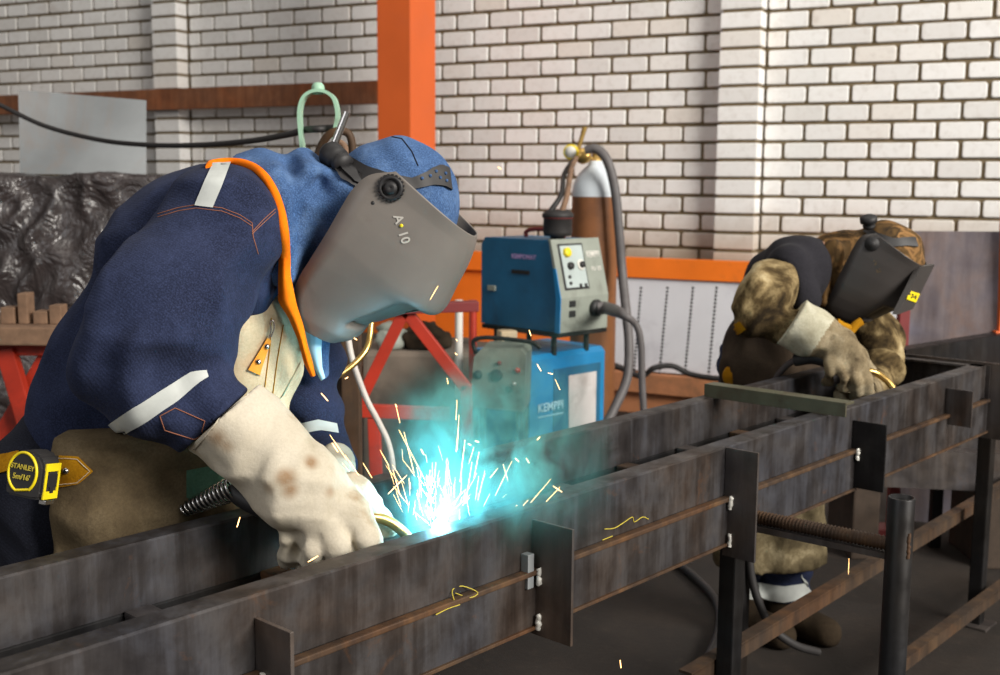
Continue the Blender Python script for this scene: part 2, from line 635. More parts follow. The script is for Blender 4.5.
M['yellow_dim'] = m_plain('ochre_print', lin(190, 172, 60), 0.6, 0, 0.1, 20)
M['white_print'] = m_plain('white_print', lin(216, 214, 206), 0.6, 0, 0.08, 20)
M['grey_print'] = m_plain('grey_print', lin(176, 172, 164), 0.6, 0, 0.08, 20)
M['black_print'] = m_plain('black_print', lin(28, 28, 28), 0.6, 0, 0.08, 20)
M['lilac_print'] = m_plain('lilac_print', lin(176, 150, 200), 0.6, 0, 0.1, 20)
M['white_cyan'] = m_plain('pale_blue_print', lin(170, 214, 232), 0.6, 0, 0.1, 20)
M['steel'] = m_steel('mill_scale_steel', [(0.36, lin(40, 35, 33)), (0.47, lin(58, 53, 51)), (0.56, lin(78, 75, 75)), (0.68, lin(56, 48, 44))], rust=0.35)
M['wood_dark'] = m_plain('dark_timber', lin(62, 50, 40), 0.85, 0, 0.3, 22, 0.3)
M['steel_dark'] = m_steel('dark_steel', [(0.35, lin(56, 50, 47)), (0.5, lin(84, 77, 73)), (0.65, lin(104, 97, 93))], rust=0.15)
M['steel_rust'] = m_steel('rusty_steel', [(0.35, lin(50, 37, 28)), (0.5, lin(76, 56, 39)), (0.65, lin(104, 76, 48))], rough=0.62, metal=0.3, rust=0.5)
M['steel_black'] = m_steel('black_pipe_and_shade_steel', [(0.35, lin(26, 24, 23)), (0.5, lin(38, 36, 35)), (0.65, lin(52, 50, 49))], rust=0.1, rough=0.4)
M['brown_beam'] = m_steel('brown_primed_steel', [(0.35, lin(104, 64, 42)), (0.5, lin(132, 82, 52)), (0.65, lin(152, 98, 64))], rough=0.6, metal=0.1, rust=0.2)
M['weld'] = m_plain('weld_bead', lin(226, 224, 216), 0.4, 0.2, 0.15, 60, 0.4)
M['green_bar'] = m_plain('olive_steel_bar', lin(96, 96, 78), 0.5, 0.4, 0.2, 20, 0.2, lin(80, 66, 50), 0.4)
M['orange_paint'] = m_plain('orange_paint', lin(216, 98, 38), 0.45, 0, 0.08, 3, 0.08, lin(206, 96, 48), 0.12)
M['orange_rail'] = m_plain('orange_rail_paint', lin(246, 124, 30), 0.5, 0, 0.1, 5, 0.1, lin(178, 96, 50), 0.15)
M['orange_dull'] = m_plain('faded_orange_paint', lin(190, 128, 88), 0.6, 0, 0.15, 6, 0.1, lin(130, 96, 70), 0.4)
M['red_paint'] = m_plain('red_paint', lin(172, 46, 24), 0.5, 0, 0.2, 10, 0.15, lin(110, 40, 28), 0.3)
M['red_dark'] = m_plain('dark_red_paint', lin(120, 40, 40), 0.6, 0, 0.15, 8)
M['blue_paint'] = m_plain('blue_machine_paint', lin(28, 96, 134), 0.5, 0, 0.25, 6, 0.1, lin(34, 66, 92), 0.4)
M['blue_bright'] = m_plain('bright_blue_paint', lin(24, 128, 186), 0.45, 0, 0.2, 6, 0.1, lin(40, 84, 112), 0.35)
M['panel_grey'] = m_plain('grey_control_panel', lin(142, 148, 138), 0.5, 0, 0.12, 10, 0.1, lin(96, 96, 88), 0.3)
M['panel_light'] = m_plain('pale_control_panel', lin(176, 188, 186), 0.5, 0, 0.1, 10, 0.05)
M['panel_green'] = m_plain('grey_green_panel', lin(120, 128, 116), 0.6, 0, 0.2, 9, 0.15, lin(70, 74, 68), 0.6)
M['label_white'] = m_plain('soiled_white_label', lin(206, 198, 196), 0.7, 0, 0.12, 9, 0.1, lin(150, 136, 130), 0.5)
M['mint'] = m_plain('mint_green_paint', lin(152, 190, 164), 0.45, 0, 0.12, 18, 0.1, lin(110, 124, 104), 0.3)
M['cyl_brown'] = m_plain('brown_cylinder_paint', lin(132, 84, 48), 0.5, 0, 0.2, 6, 0.1, lin(96, 60, 40), 0.35)
M['cyl_white'] = m_plain('pale_cylinder_cap_paint', lin(206, 214, 220), 0.5, 0, 0.1, 8)
M['green_cloth'] = m_suede('grey_green_cloth', [(0.3, lin(64, 98, 80)), (0.7, lin(96, 132, 110))], 12)
M['bar_brown'] = m_steel('brown_flat_bar_steel', [(0.35, lin(44, 34, 26)), (0.5, lin(66, 50, 36)), (0.65, lin(88, 66, 44))], rough=0.65, metal=0.2, rust=0.3)
M['wood'] = m_plain('weathered_wood', lin(128, 100, 78), 0.8, 0, 0.3, 22, 0.3, lin(84, 64, 50), 0.4)
M['sheet_zinc'] = m_plain('zinc_sheet', lin(140, 144, 146), 0.45, 0.3, 0.2, 3, 0.08, lin(140, 122, 110), 0.6)
M['sheet_steel'] = m_steel('grey_sheet_steel', [(0.34, lin(104, 94, 96)), (0.5, lin(126, 116, 118)), (0.66, lin(144, 134, 136))], rough=0.55, metal=0.3, rust=0.05)
M['white_sheet'] = m_plain('white_painted_sheet', lin(224, 226, 232), 0.5, 0, 0.05, 5, 0.05, lin(196, 196, 204), 0.4)
M['concrete'] = m_plain('rough_concrete', lin(118, 106, 94), 0.9, 0, 0.25, 9, 0.5, lin(84, 74, 66), 0.4)
M['boots'] = m_suede('brown_boot_leather', [(0.3, lin(34, 27, 20)), (0.7, lin(58, 48, 36))], 14)
M['skin'] = m_plain('skin', lin(196, 146, 120), 0.5, 0, 0.1, 20)


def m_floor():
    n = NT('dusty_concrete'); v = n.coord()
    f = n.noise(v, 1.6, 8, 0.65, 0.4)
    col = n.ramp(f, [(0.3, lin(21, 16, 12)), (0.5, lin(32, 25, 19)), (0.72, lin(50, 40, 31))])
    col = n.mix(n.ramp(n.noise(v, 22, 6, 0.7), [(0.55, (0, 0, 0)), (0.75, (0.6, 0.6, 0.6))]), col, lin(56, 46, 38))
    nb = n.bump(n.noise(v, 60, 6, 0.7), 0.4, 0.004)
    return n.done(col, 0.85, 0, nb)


def m_brick():
    n = NT('white_silicate_brick'); v = n.coord()
    g = n.t.nodes.new('ShaderNodeNewGeometry')
    col = n.ramp(g.outputs['Random Per Island'], [(0.0, lin(222, 220, 217)), (0.35, lin(234, 233, 231)), (0.85, lin(240, 239, 237)), (1.0, lin(226, 220, 212))])
    st = n.noise(v, 1.1, 7, 0.7, 0.5)
    col = n.mix(n.ramp(st, [(0.60, (0, 0, 0)), (0.74, (0.55, 0.55, 0.55))]), col, lin(168, 148, 130))
    fine = n.noise(v, 26, 6, 0.7)
    col = n.mix(n.ramp(fine, [(0.5, (0, 0, 0)), (0.75, (0.35, 0.35, 0.35))]), col, lin(176, 166, 154))
    # soot and dirt low down on the wall
    sx = n.t.nodes.new('ShaderNodeSeparateXYZ'); n.l(v, sx.inputs[0])
    low = n.ramp(n.math('ADD', sx.outputs['Z'], n.math('MULTIPLY', n.noise(v, 3, 5), 0.35)), [(0.0, (1, 1, 1)), (1.0, (0, 0, 0))])
    q = n.t.nodes.new('ShaderNodeMapRange'); q.inputs[1].default_value = 1.02; q.inputs[2].default_value = 1.36
    q.inputs[3].default_value = 0.8; q.inputs[4].default_value = 0.0
    n.l(n.math('ADD', sx.outputs['Z'], n.math('MULTIPLY', n.noise(v, 4, 5), 0.2)), q.inputs[0])
    col = n.mix(q.outputs[0], col, lin(150, 128, 98))
    nb = n.bump(n.noise(v, 40, 6, 0.7), 0.3, 0.004)
    return n.done(col, 0.8, 0, nb)


def m_mortar():
    n = NT('dark_mortar'); v = n.coord()
    col = n.ramp(n.noise(v, 12, 6), [(0.3, lin(104, 90, 66)), (0.7, lin(130, 114, 88))])
    return n.done(col, 0.95, 0, n.bump(n.noise(v, 90, 5), 0.5, 0.004))


def m_tarp():
    n = NT('black_plastic_film'); v = n.coord()
    col = n.ramp(n.noise(v, 4, 6, 0.7), [(0.3, lin(44, 39, 39)), (0.7, lin(66, 58, 57))])
    rr = n.ramp(n.noise(v, 9, 6), [(0.3, (0.2,) * 3), (0.7, (0.42,) * 3)])
    r1 = n.math('ABSOLUTE', n.math('SUBTRACT', n.noise(v, 5, 3, 0.55, 1.5), 0.5))
    r2 = n.math('ABSOLUTE', n.math('SUBTRACT', n.noise(n.coord((1, 1, 0.6)), 13, 3, 0.6, 1.0), 0.5))
    nb = n.bump(n.math('ADD', n.math('MULTIPLY', r1, 1.8), n.math('MULTIPLY', r2, 0.5)), 0.55, 0.04)
    return n.done(col, rr, 0, nb, 0.8)


def m_camo(name, cols, scale=11):
    n = NT(name); v = n.coord((1, 1, 0.7))
    col = n.ramp(n.noise(v, scale, 5, 0.6, 0.8), [(0.30, cols[0]), (0.43, cols[1]), (0.5, cols[2]), (0.57, cols[3]), (0.66, cols[1])])
    c2 = n.ramp(n.noise(v, scale * 0.6, 6, 0.6, 0.5), [(0.4, (0, 0, 0)), (0.6, (0.5, 0.5, 0.5))])
    col = n.mix(c2, col, cols[1])
    nb = n.bump(n.noise(v, 30, 5, 0.6), 0.2, 0.004)
    return n.done(col, 0.9, 0, nb, 0.15)


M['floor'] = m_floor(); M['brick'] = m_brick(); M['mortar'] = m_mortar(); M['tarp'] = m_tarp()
M['camo_hood'] = m_camo('brown_camouflage_cloth', [lin(38, 31, 22), lin(92, 70, 42), lin(150, 112, 70), lin(36, 31, 24)], 12)
M['khaki_sleeve'] = m_suede('stained_khaki_leather', [(0.38, lin(40, 32, 21)), (0.46, lin(88, 73, 48)), (0.54, lin(150, 131, 94)), (0.64, lin(192, 176, 138))], 8, None, 0.6)
M['glove_old'] = m_suede('soiled_suede', [(0.30, lin(84, 72, 54)), (0.5, lin(136, 122, 96)), (0.75, lin(176, 164, 138))], 11, lin(70, 58, 44))
M['glove_cuff'] = m_suede('pale_soiled_suede', [(0.30, lin(150, 144, 122)), (0.55, lin(186, 182, 160)), (0.75, lin(206, 204, 186))], 16)
M['black_cloth'] = m_denim('black_cloth', lin(26, 25, 29), lin(38, 37, 42))
M['apron_old'] = m_suede('dark_leather', [(0.3, lin(46, 38, 32)), (0.7, lin(76, 64, 52))], 9)
M['apron_khaki'] = m_suede('scuffed_khaki_leather', [(0.36, lin(66, 58, 42)), (0.52, lin(104, 93, 70)), (0.68, lin(150, 138, 110))], 14)
# ------------------------------------------------------------------ the brick wall
WT = Vector((0.891, -0.454, 0)).normalized()          # along the wall, to the right
WN = Vector((-0.454, -0.891, 0)).normalized()         # out of the wall, into the room
W0 = Vector((0, 7.475, 0))
UP = Vector((0, 0, 1))


def W(x, y, o=0.0):
    """point seen at pixel (x, y) on the plane o metres in front of the wall"""
    d = ray(x, y)
    t = (W0 + WN * o - CAM).dot(WN) / d.dot(WN)
    return CAM + d * t


def WS(x, y, o=0.0):
    p = W(x, y, o)
    return (p - W0).dot(WT), p.z


def WP(s, z, o=0.0):
    return W0 + WT * s + WN * o + UP * z


BL, BH, MJ = 0.237, 0.104, 0.019
z_ref = WS(500, 258)[1]
s_lo, s_hi = WS(-60, 150)[0] - 2.4, WS(1060, 150)[0] + 1.2
z_lo, z_hi = 0.0, WS(0, 0)[1] + 0.5
pil = []
for x0, x1 in ((717, 757), (155, 184)):
    s0 = WS(x0, 130, 0.12)[0]
    pil.append((s0, s0 + BL))
wall = bpy.data.objects.new('wall_back', None)
mb = MB()
mb.box(WP((s_lo + s_hi) / 2, (z_lo + z_hi) / 2, -0.06), WT * ((s_hi - s_lo) / 2), WN * 0.05, UP * ((z_hi - z_lo) / 2))
wall = tag(mb.build('wall_back', M['mortar'], loc=(0, 0, 0)), 'white brick back wall with dark mortar joints', None, None, 'structure')
# a brick body, one small chamfered block per brick
br = MB()


def brick(mb, s0, s1, z0, z1, o=0.0, depth=0.03):
    c = 0.004
    j = random.uniform(-0.002, 0.002)
    q = lambda: random.uniform(-0.0022, 0.0022)
    s0, s1, z0, z1 = s0 + q(), s1 + q(), z0 + q(), z1 + q()

    def oct_(i, k):
        return [(s0 + i + k, z0 + i), (s1 - i - k, z0 + i), (s1 - i, z0 + i + k), (s1 - i, z1 - i - k), (s1 - i - k, z1 - i), (s0 + i + k, z1 - i), (s0 + i, z1 - i - k), (s0 + i, z0 + i + k)]
    k = random.uniform(0.005, 0.011)
    vs = [WP(s, z, o - depth) for s, z in oct_(0, k)] + [WP(s, z, o - c + j) for s, z in oct_(0, k)] + [WP(s, z, o + j) for s, z in oct_(c, k)]
    fs = [(i, (i + 1) % 8, 8 + (i + 1) % 8, 8 + i) for i in range(8)] + [(8 + i, 8 + (i + 1) % 8, 16 + (i + 1) % 8, 16 + i) for i in range(8)] + [tuple(range(16, 24))]
    mb.add(vs, fs)


z0 = z_ref % BH
row = 0
z = z0 - BH
while z < z_hi:
    off = (row % 2) * BL / 2 + random.uniform(-0.008, 0.008)
    segs = [(s_lo, pil[1][0]), (pil[1][1], pil[0][0]), (pil[0][1], s_hi)]
    for a, b in segs:
        s = a - ((a - pil[0][1] - off) % BL)
        while s < b:
            p, q = max(s, a) + MJ / 2, min(s + BL, b) - MJ / 2
            if q - p > 0.02 and z > 0.2:
                brick(br, p, q, z + MJ / 2, z + BH - MJ / 2, 0.008)
            s += BL
    row += 1
    z += BH
br.build('brickwork', M['brick'], wall)
for s0, s1 in pil:
    pm = MB(); core = MB()
    z = z0 - BH
    core.box(WP((s0 + s1) / 2, z_hi / 2, 0.05), WT * ((s1 - s0) / 2 - 0.012), WN * 0.06, UP * (z_hi / 2))
    core.build('pilaster_core', M['mortar'], wall)
    while z < z_hi:
        c = WP((s0 + s1) / 2, z + BH / 2, 0.065)
        if z > 0.1:
            pm.box(c, WT * ((s1 - s0) / 2), WN * 0.058, UP * (BH / 2 - MJ / 2), 0.006)
        z += BH
    pm.build('pilaster', M['brick'], wall)

# floor
fl = MB()
fl.grid([[Vector((x, y, 0)) for y in np.linspace(-1.0, 13.5, 30)] for x in np.linspace(-8, 8, 30)], False)
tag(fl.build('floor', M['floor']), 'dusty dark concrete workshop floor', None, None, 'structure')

# orange painted column in front of the wall
a = WS(377, 60, 0.80); b = WS(410.5, 60, 0.80)
mb = MB()
mb.box(WP((a[0] + b[0]) / 2, 1.9, 0.655), WT * ((b[0] - a[0]) / 2), WN * 0.145, UP * 1.9, 0.006)
tag(mb.build('trim_1', M['orange_paint']), 'orange painted steel column against the white brick wall', None, None, 'structure')

# brown steel beam on the wall, left of the column
sa, sb = WS(-60, 110, 0.2)[0], WS(392, 95, 0.2)[0]
zt = WS(300, 83.5, 0.2)[1]; zb = WS(300, 105.5, 0.2)[1]
mb = MB()
zc, hh = (zt + zb) / 2, (zt - zb) / 2
sc_ = (sa + sb) / 2; sl = (sb - sa) / 2
mb.box(WP(sc_, zc, 0.194), WT * sl, WN * 0.006, UP * hh)
mb.box(WP(sc_, zt - 0.005, 0.16), WT * sl, WN * 0.034, UP * 0.006)
mb.box(WP(sc_, zb + 0.005, 0.16), WT * sl, WN * 0.034, UP * 0.006)
tag(mb.build('trim_2', M['brown_beam']), 'brown steel channel running along the brick wall', None, None, 'structure')

# framed white sheet standing along the wall foot
sl0, sl1 = WS(350, 262, 0.2)[0], WS(900, 266, 0.2)[0]
zt = WS(690, 259.5, 0.2)[1]; zm = WS(690, 280, 0.2)[1]; zb = WS(690, 375, 0.2)[1]; zz = WS(660, 392, 0.2)[1]
pan = thing('sheet_metal_panel', 'long white metal sheet with rows of small holes between two orange rails', 'panel', WP((sl0 + sl1) / 2, 0, 0.19))
mb = MB(); mb.box(WP((sl0 + sl1) / 2, (zt + zm) / 2, 0.18), WT * ((sl1 - sl0) / 2), WN * 0.03, UP * ((zt - zm) / 2), 0.004)
tag(mb.build('top_rail', M['orange_rail'], pan), 'bright orange top rail')
mb = MB(); mb.box(WP((sl0 + sl1) / 2, (zb + zz) / 2 - 0.01, 0.19), WT * ((sl1 - sl0) / 2), WN * 0.04, UP * ((zb - zz) / 2), 0.004)
mb.box(WP((sl0 + sl1) / 2, zz / 2, 0.16), WT * ((sl1 - sl0) / 2), WN * 0.02, UP * (zz / 2))
tag(mb.build('bottom_rail', M['orange_dull'], pan), 'faded orange bottom rail')
mb = MB(); sx0 = WS(612, 300, 0.19)[0]
mb.box(WP((sx0 + sl1) / 2, (zm + zb) / 2, 0.185), WT * ((sl1 - sx0) / 2), WN * 0.004, UP * ((zm - zb) / 2))
sheet = mb.build('white_sheet', M['white_sheet'], pan)
for x0, x1 in ((641, 634), (667.5, 659.5), (693, 685), (716.5, 708.5), (741, 733)):
    hb = MB()
    for k in range(24):
        t = k / 23
        y = 288 + 85 * t * (1 if x0 < 700 else 1.03)
        c = W(x0 + (x1 - x0) * t, y, 0.1895)
        hb.lathe(c - WN * 0.0005, WN, [(0, 0.0008), (0.0085, 0.0008), (0.0085, 0.0)], 8)
    hb.build('hole_row', M['black_print'], sheet)
zo = WS(440, 338, 0.17)[1]
mb = MB(); mb.box(WP((sl0 + sx0) / 2, (zm + zo) / 2, 0.17), WT * ((sx0 - sl0) / 2), WN * 0.004, UP * ((zm - zo) / 2))
tag(mb.build('orange_sheet', M['orange_rail'], pan), 'orange sheet below the rail')
mb = MB(); mb.box(WP((sl0 + sx0) / 2, (zo + zb) / 2, 0.168), WT * ((sx0 - sl0) / 2), WN * 0.004, UP * ((zo - zb) / 2))
tag(mb.build('back_sheet', M['concrete'], pan), 'grey backing sheet')
# dark cable lying on the lower rail
cb = spline([P(588, 372, 5.9), P(612, 365, 5.9), P(640, 376, 6.15), P(654, 368, 6.15), P(672, 366, 6.15), P(690, 374, 6.15), P(712, 378, 6.1), P(738, 379, 6.05)], 10)
mb = MB().tube(cb, 0.016, 8)
tag(mb.build('floor_cable', M['rubber'], loc=tuple(cb[0])), 'thick black cable draped along the foot of the white sheet', 'cable')

# grey sheet steel plate leaning at right
q = [P(904, 231, 4.75), P(1062, 232, 4.5), P(1062, 352, 4.4), P(904, 352, 4.6)]
mb = MB()
b0, b1 = Vector((q[0].x, q[0].y - 0.1, 0.0)), Vector((q[1].x, q[1].y - 0.1, 0.0))
n_ = Vector((0.2, 1, 0)).normalized()
mb.prism([q[0], q[1], b1, b0], n_ * 0.008)
tag(mb.build('steel_plate', M['sheet_steel'], loc=(b0.x, b0.y, 0.0)), 'big grey steel plate standing on edge behind the welder by the bench end', 'plate')
t = thing('red_post', 'dark red upright post at the left edge of the grey steel plate', 'post', (P(903, 335, 4.45).x, 4.45, 0))
c = P(903, 320, 4.45)
MB().box((c.x, 4.45, 0.55), (0.02, 0, 0), (0, 0.02, 0), (0, 0, 0.52), 0.003).build('shaft', M['red_dark'], t)
MB().box((c.x, 4.45, 0.015), (0.07, 0, 0), (0, 0.05, 0), (0, 0, 0.015), 0.003).build('base_plate', M['red_dark'], t)
# another dark frame beam running away behind the bench end
q0, q1 = P(905, 350, 4.05), P(1075, 298, 4.9)
q1.z = q0.z
dd = (q1 - q0).normalized(); n_ = Vector((-dd.y, dd.x, 0)); L = (q1 - q0).length
t = thing('steel_beam', 'dark steel beam on short posts behind the bench end, in front of the grey plate', 'beam', ((q0 + q1) / 2).xy.to_3d())
MB().box((q0 + q1) / 2 - UP * 0.06, dd * (L / 2), n_ * 0.004, UP * 0.06).box((q0 + q1) / 2 - UP * 0.004 + n_ * 0.03, dd * (L / 2), n_ * 0.03, UP * 0.004).box((q0 + q1) / 2 - UP * 0.116 + n_ * 0.03, dd * (L / 2), n_ * 0.03, UP * 0.004).build('channel_section', M['steel_black'], t)
for q in (0.25, 0.9):
    p = q0.lerp(q1, q) + n_ * 0.03
    MB().box((p.x, p.y, (q0.z - 0.12) / 2), (0.02, 0, 0), (0, 0.02, 0), (0, 0, (q0.z - 0.12) / 2), 0.003).build('post', M['steel_black'], t)

kx = 0.45
pb = q0.lerp(q1, kx) + n_ * 0.03
for k_ in range(40):
    kx = k_ / 39; pb = q0.lerp(q1, kx) + n_ * 0.03
    if PX(pb)[0] > 1004: break
t = thing('orange_post', 'bright orange upright standing on the dark beam beside the grey plate', 'post', pb)
MB().box(pb + UP * 0.25, (0.035, 0, 0), (0, 0.03, 0), (0, 0, 0.242), 0.003).build('shaft', M['orange_paint'], t)
MB().box(pb + UP * 0.004, (0.05, 0, 0), (0, 0.04, 0), (0, 0, 0.004), 0.001).build('base_plate', M['orange_paint'], t)

# stacked steel channels on the floor far right
def channel_stack(x0, x1, y0, y1, Y0, Y1, label, h):
    a_, b_ = P(x0, y0, Y0), P(x1, y1, Y1)
    d = (b_ - a_); d.z = 0
    L = d.length; d.normalize(); n = Vector((-d.y, d.x, 0))
    zt_ = (a_.z + b_.z) / 2
    c = (a_ + b_) / 2; c.z = zt_ - h / 2
    t_ = thing('steel_channel', label, 'steel channel', (c.x, c.y, zt_ - h), 'steel channels stacked on the floor')
    MB().box(c, d * (L / 2), n * 0.004, UP * (h / 2)).box(c + UP * (h / 2 - 0.004) + n * 0.035, d * (L / 2), n * 0.035, UP * 0.004).box(c - UP * (h / 2 - 0.004) + n * 0.035, d * (L / 2), n * 0.035, UP * 0.004).build('channel_section', M['steel_dark'], t_)
    return c, d, n, L


c1 = channel_stack(800, 1070, 424, 430, 4.3, 4.15, 'dark steel channel on top of the stack behind the bench end', 0.15)
c2 = channel_stack(790, 1070, 447, 455, 4.15, 4.0, 'dark steel channel lying in front, lower in the stack behind the bench end', 0.14)
for k, (x, Y) in enumerate(((860, 4.22), (990, 4.12))):
    p = P(x, 470, Y)
    zc = 0.15
    mb = MB().box((p.x, Y + 0.06, zc), (0.05, 0, 0), (0, 0.16, 0), (0, 0, zc), 0.008)
    tag(mb.build('timber_block', M['wood_dark'], loc=(p.x, Y + 0.06, 0)), ['timber block under the far channel stack, nearer the kneeling welder', 'timber block under the far channel stack, nearer the bench end'][k], 'block')

# ------------------------------------------------------------------ black plastic covered pile, sheet, trestle at left
tp = MB()
tl, tr = P(-60, 176, 5.0), P(186, 182, 5.0)
nx_, nz_ = 110, 70
G = []
fw, dp, ht = tr.x - tl.x, 0.7, tl.z
for i in range(nx_ + 1):
    row_ = []
    for j in range(nz_ + 1):
        s = i / nx_; t = j / nz_
        Ltot = ht + dp
        l = t * Ltot
        if l < ht: p = Vector((tl.x + fw * s, 4.95 - 0.12 * (1 - l / ht), l))
        else: p = Vector((tl.x + fw * s, 4.95 + (l - ht), ht))
        row_.append(p)
    G.append(row_)
A = np.array([[tuple(p) for p in r_] for r_ in G])
nn = vnoise(A[..., 0] * 5 + A[..., 2] * 2.5, A[..., 1] * 3, A[..., 2] * 6 - A[..., 0] * 1.5, 5)
n2 = 1 - np.abs(vnoise(A[..., 0] * 9 - A[..., 2] * 6, A[..., 1] * 9, A[..., 2] * 9 + A[..., 0] * 5, 9)) * 2
A[..., 1] -= nn * 0.05 + n2 * 0.022
A[..., 2] = np.maximum(A[..., 2] + nn * 0.03 * (A[..., 2] > 0.2) + n2 * 0.012 * (A[..., 2] > 0.2), 0.0)
tp.grid([[Vector(q) for q in r_] for r_ in A])
# closing sides
for i in (0, nx_):
    rr = [Vector(q) for q in A[i]]
    tp.add(rr + [Vector((rr[0].x, 5.65, 0))], [tuple(range(len(rr) + 1))])
tag(tp.build('plastic_covered_pile', M['tarp'], loc=(tl.x + fw / 2, 5.2, 0)), 'waist-high pile wrapped in crumpled black plastic film beneath the propped grey sheet', 'pile')

q = [P(18, 89.5, 5.35), P(147, 100.5, 5.45), P(146, 183, 5.3), P(19, 181, 5.2)]
zz = ht + 0.012
for k in (2, 3): q[k].z = max(q[k].z, zz)
mb = MB()
nu, nv = 14, 10
G = []
for i in range(nu + 1):
    G.append([])
    for j in range(nv + 1):
        s, t = i / nu, j / nv
        p = q[0].lerp(q[1], s).lerp(q[3].lerp(q[2], s), t)
        p.y += 0.012 * math.sin(s * 5 + t * 2)
        G[-1].append(p)
mb.grid(G); G2 = [[p + Vector((0, 0.003, 0)) for p in r_] for r_ in G]; mb.grid(G2)
tag(mb.build('zinc_sheet', M['sheet_zinc'], loc=tuple(q[3])), 'stained grey metal sheet standing on the black plastic pile', 'metal sheet')

# trestle with plank top and red crossed legs
ty = 3.6
z1 = P(20, 325, ty).z; z0_ = P(20, 343, ty).z
xr = P(74, 330, ty).x
t = thing('trestle_bench', 'red trestle with crossed legs and a plank top holding wood offcuts beside the bending welder', 'bench', (xr - 0.4, ty, 0))
MB().box((xr - 0.5, ty + 0.1, (z1 + z0_) / 2), (0.5, 0, 0), (0, 0.16, 0), (0, 0, (z1 - z0_) / 2), 0.006).build('plank_top', M['wood'], t)
for a_, b_, yy in (((2, 350), (32, 452), -0.02), ((48, 345), (-14, 452), 0.03)):
    p0, p1 = P(*a_, ty), P(*b_, ty)
    d = p1 - p0; d = d * ((p0.z - 0.02) / (p0.z - p1.z)); p1 = p0 + d
    dd = (p1 - p0).normalized()
    sd = dd.cross(Vector((0, 1, 0)))
    MB().box((p0 + p1) / 2 + Vector((0, 0.05 + yy, 0)), dd * ((p1 - p0).length / 2), sd * 0.028, Vector((0, 0.02, 0)), 0.003).build('leg', M['red_paint'], t)
MB().box((xr - 0.5, ty + 0.06, z0_ - 0.025), (0.47, 0, 0), (0, 0.03, 0), (0, 0, 0.02), 0.003).build('top_bar', M['red_paint'], t)
for x0, x1, y0, lab in ((-3, 11, 308, 'low wood offcut at the left end of the trestle plank'), (14, 24, 294, 'tall upright wood offcut on the trestle plank'), (30, 44, 312, 'short wide wood offcut on the trestle plank'), (46, 58, 306, 'squat wood offcut on the trestle plank nearest the welder')):
    a_, b_ = P(x0, y0, ty), P(x1, y0, ty)
    h = a_.z - z1
    mb = MB().box(((a_.x + b_.x) / 2, ty + 0.05, z1 + h / 2), ((b_.x - a_.x) / 2, 0, 0), (0, 0.03, 0), (0, 0, h / 2), 0.004)
    tag(mb.build('wood_offcut', M['wood'], loc=((a_.x + b_.x) / 2, ty + 0.05, z1)), lab, 'wood block', 'wood offcuts on the trestle')

# long cable slung across
cb = spline([P(-30, 92, 4.9), P(0, 105, 4.9), P(45, 126, 4.85), P(100, 140, 4.7), P(150, 145, 4.4), P(200, 145, 4.0), P(250, 141, 3.6), P(290, 134, 3.2), P(303, 130, 3.05), P(318, 129, 2.99), P(334, 128, 3.05)], 8)
tag(MB().tube(cb, 0.0095, 8).build('slung_cable', M['rubber'], loc=tuple(cb[0])), 'black cable sagging across the wall to the mint green yoke', 'cable')

# mint green yoke on a stand behind the welder
yy = 3.0
ctr = P(319, 95, yy)
t = thing('cable_stand', 'mint green steel yoke with a ball top on a post behind the bending welder', 'stand', (ctr.x, yy, 0))
U = []
for (x, y) in ((305, 170), (302, 140), (300, 115), (303, 100), (310, 93), (319, 91), (328, 93), (335, 100), (338, 115), (336, 128), (334, 146)):
    U.append(P(x, y, yy))
U = spline(U, 6)
mb = MB()
ring = []
for i, p in enumerate(U):
    tn = (U[min(i + 1, len(U) - 1)] - U[max(i - 1, 0)]).normalized()
    sd = tn.cross(Vector((0, 1, 0))).normalized()
    ring.append([p + sd * 0.004 + Vector((0, -0.022, 0)), p + sd * 0.004 + Vector((0, 0.022, 0)), p - sd * 0.004 + Vector((0, 0.022, 0)), p - sd * 0.004 + Vector((0, -0.022, 0))])
vs = [v for r_ in ring for v in r_]
fs = [(i * 4 + k, i * 4 + (k + 1) % 4, i * 4 + 4 + (k + 1) % 4, i * 4 + 4 + k) for i in range(len(ring) - 1) for k in range(4)] + [(0, 1, 2, 3), tuple(len(vs) - 4 + k for k in range(4))]
mb.add(vs, fs)
mb.build('yoke', M['mint'], t)
bc = P(318, 88, yy)
MB().lathe(bc - UP * 0.013, UP, [(0, -0.003), (0.014, -0.003), (0.015, 0.004), (0.017, 0.011), (0.0155, 0.02), (0.010, 0.026), (0, 0.028)], 20).build('ball', M['mint'], t)
MB().tube([U[0] + UP * 0.03, Vector((U[0].x, yy, 0.03))], 0.014, 12).build('post', M['mint'], t)
MB().lathe((U[0].x, yy, 0), UP, [(0, 0), (0.2, 0), (0.2, 0.02), (0.03, 0.035), (0, 0.035)], 24).build('base', M['steel_dark'], t)
# brown hoses looped over the yoke
for k, (pts, r_, mt, lab) in enumerate((
    ([(310, 200), (316, 160), (326, 138), (338, 131), (350, 136), (352, 160), (344, 200)], 0.010, 'brass_dark', 'outer tan hose looped over the mint green yoke'),
    ([(318, 200), (322, 165), (330, 148), (338, 143), (345, 150), (344, 175), (338, 205)], 0.010, 'brass_dark', 'inner tan hose looped inside the mint green yoke'))):
    cb = spline([P(x, y, 2.9 + 0.05 * k) for x, y in pts], 8)
    tag(MB().tube(cb, r_, 8).build('looped_hose', M['steel_rust'] if k == 0 else M['wood'], loc=tuple(cb[0])), lab, 'hose')
p0, p1 = P(332, 150, 2.85), P(347, 112, 2.85)
tag(MB().tube([p0, p0.lerp(p1, 0.5), p1], 0.0095, 14).build('bright_tube', M['chrome'], loc=tuple(p0)), 'short bright metal tube sticking up beside the mint green yoke', 'tube')
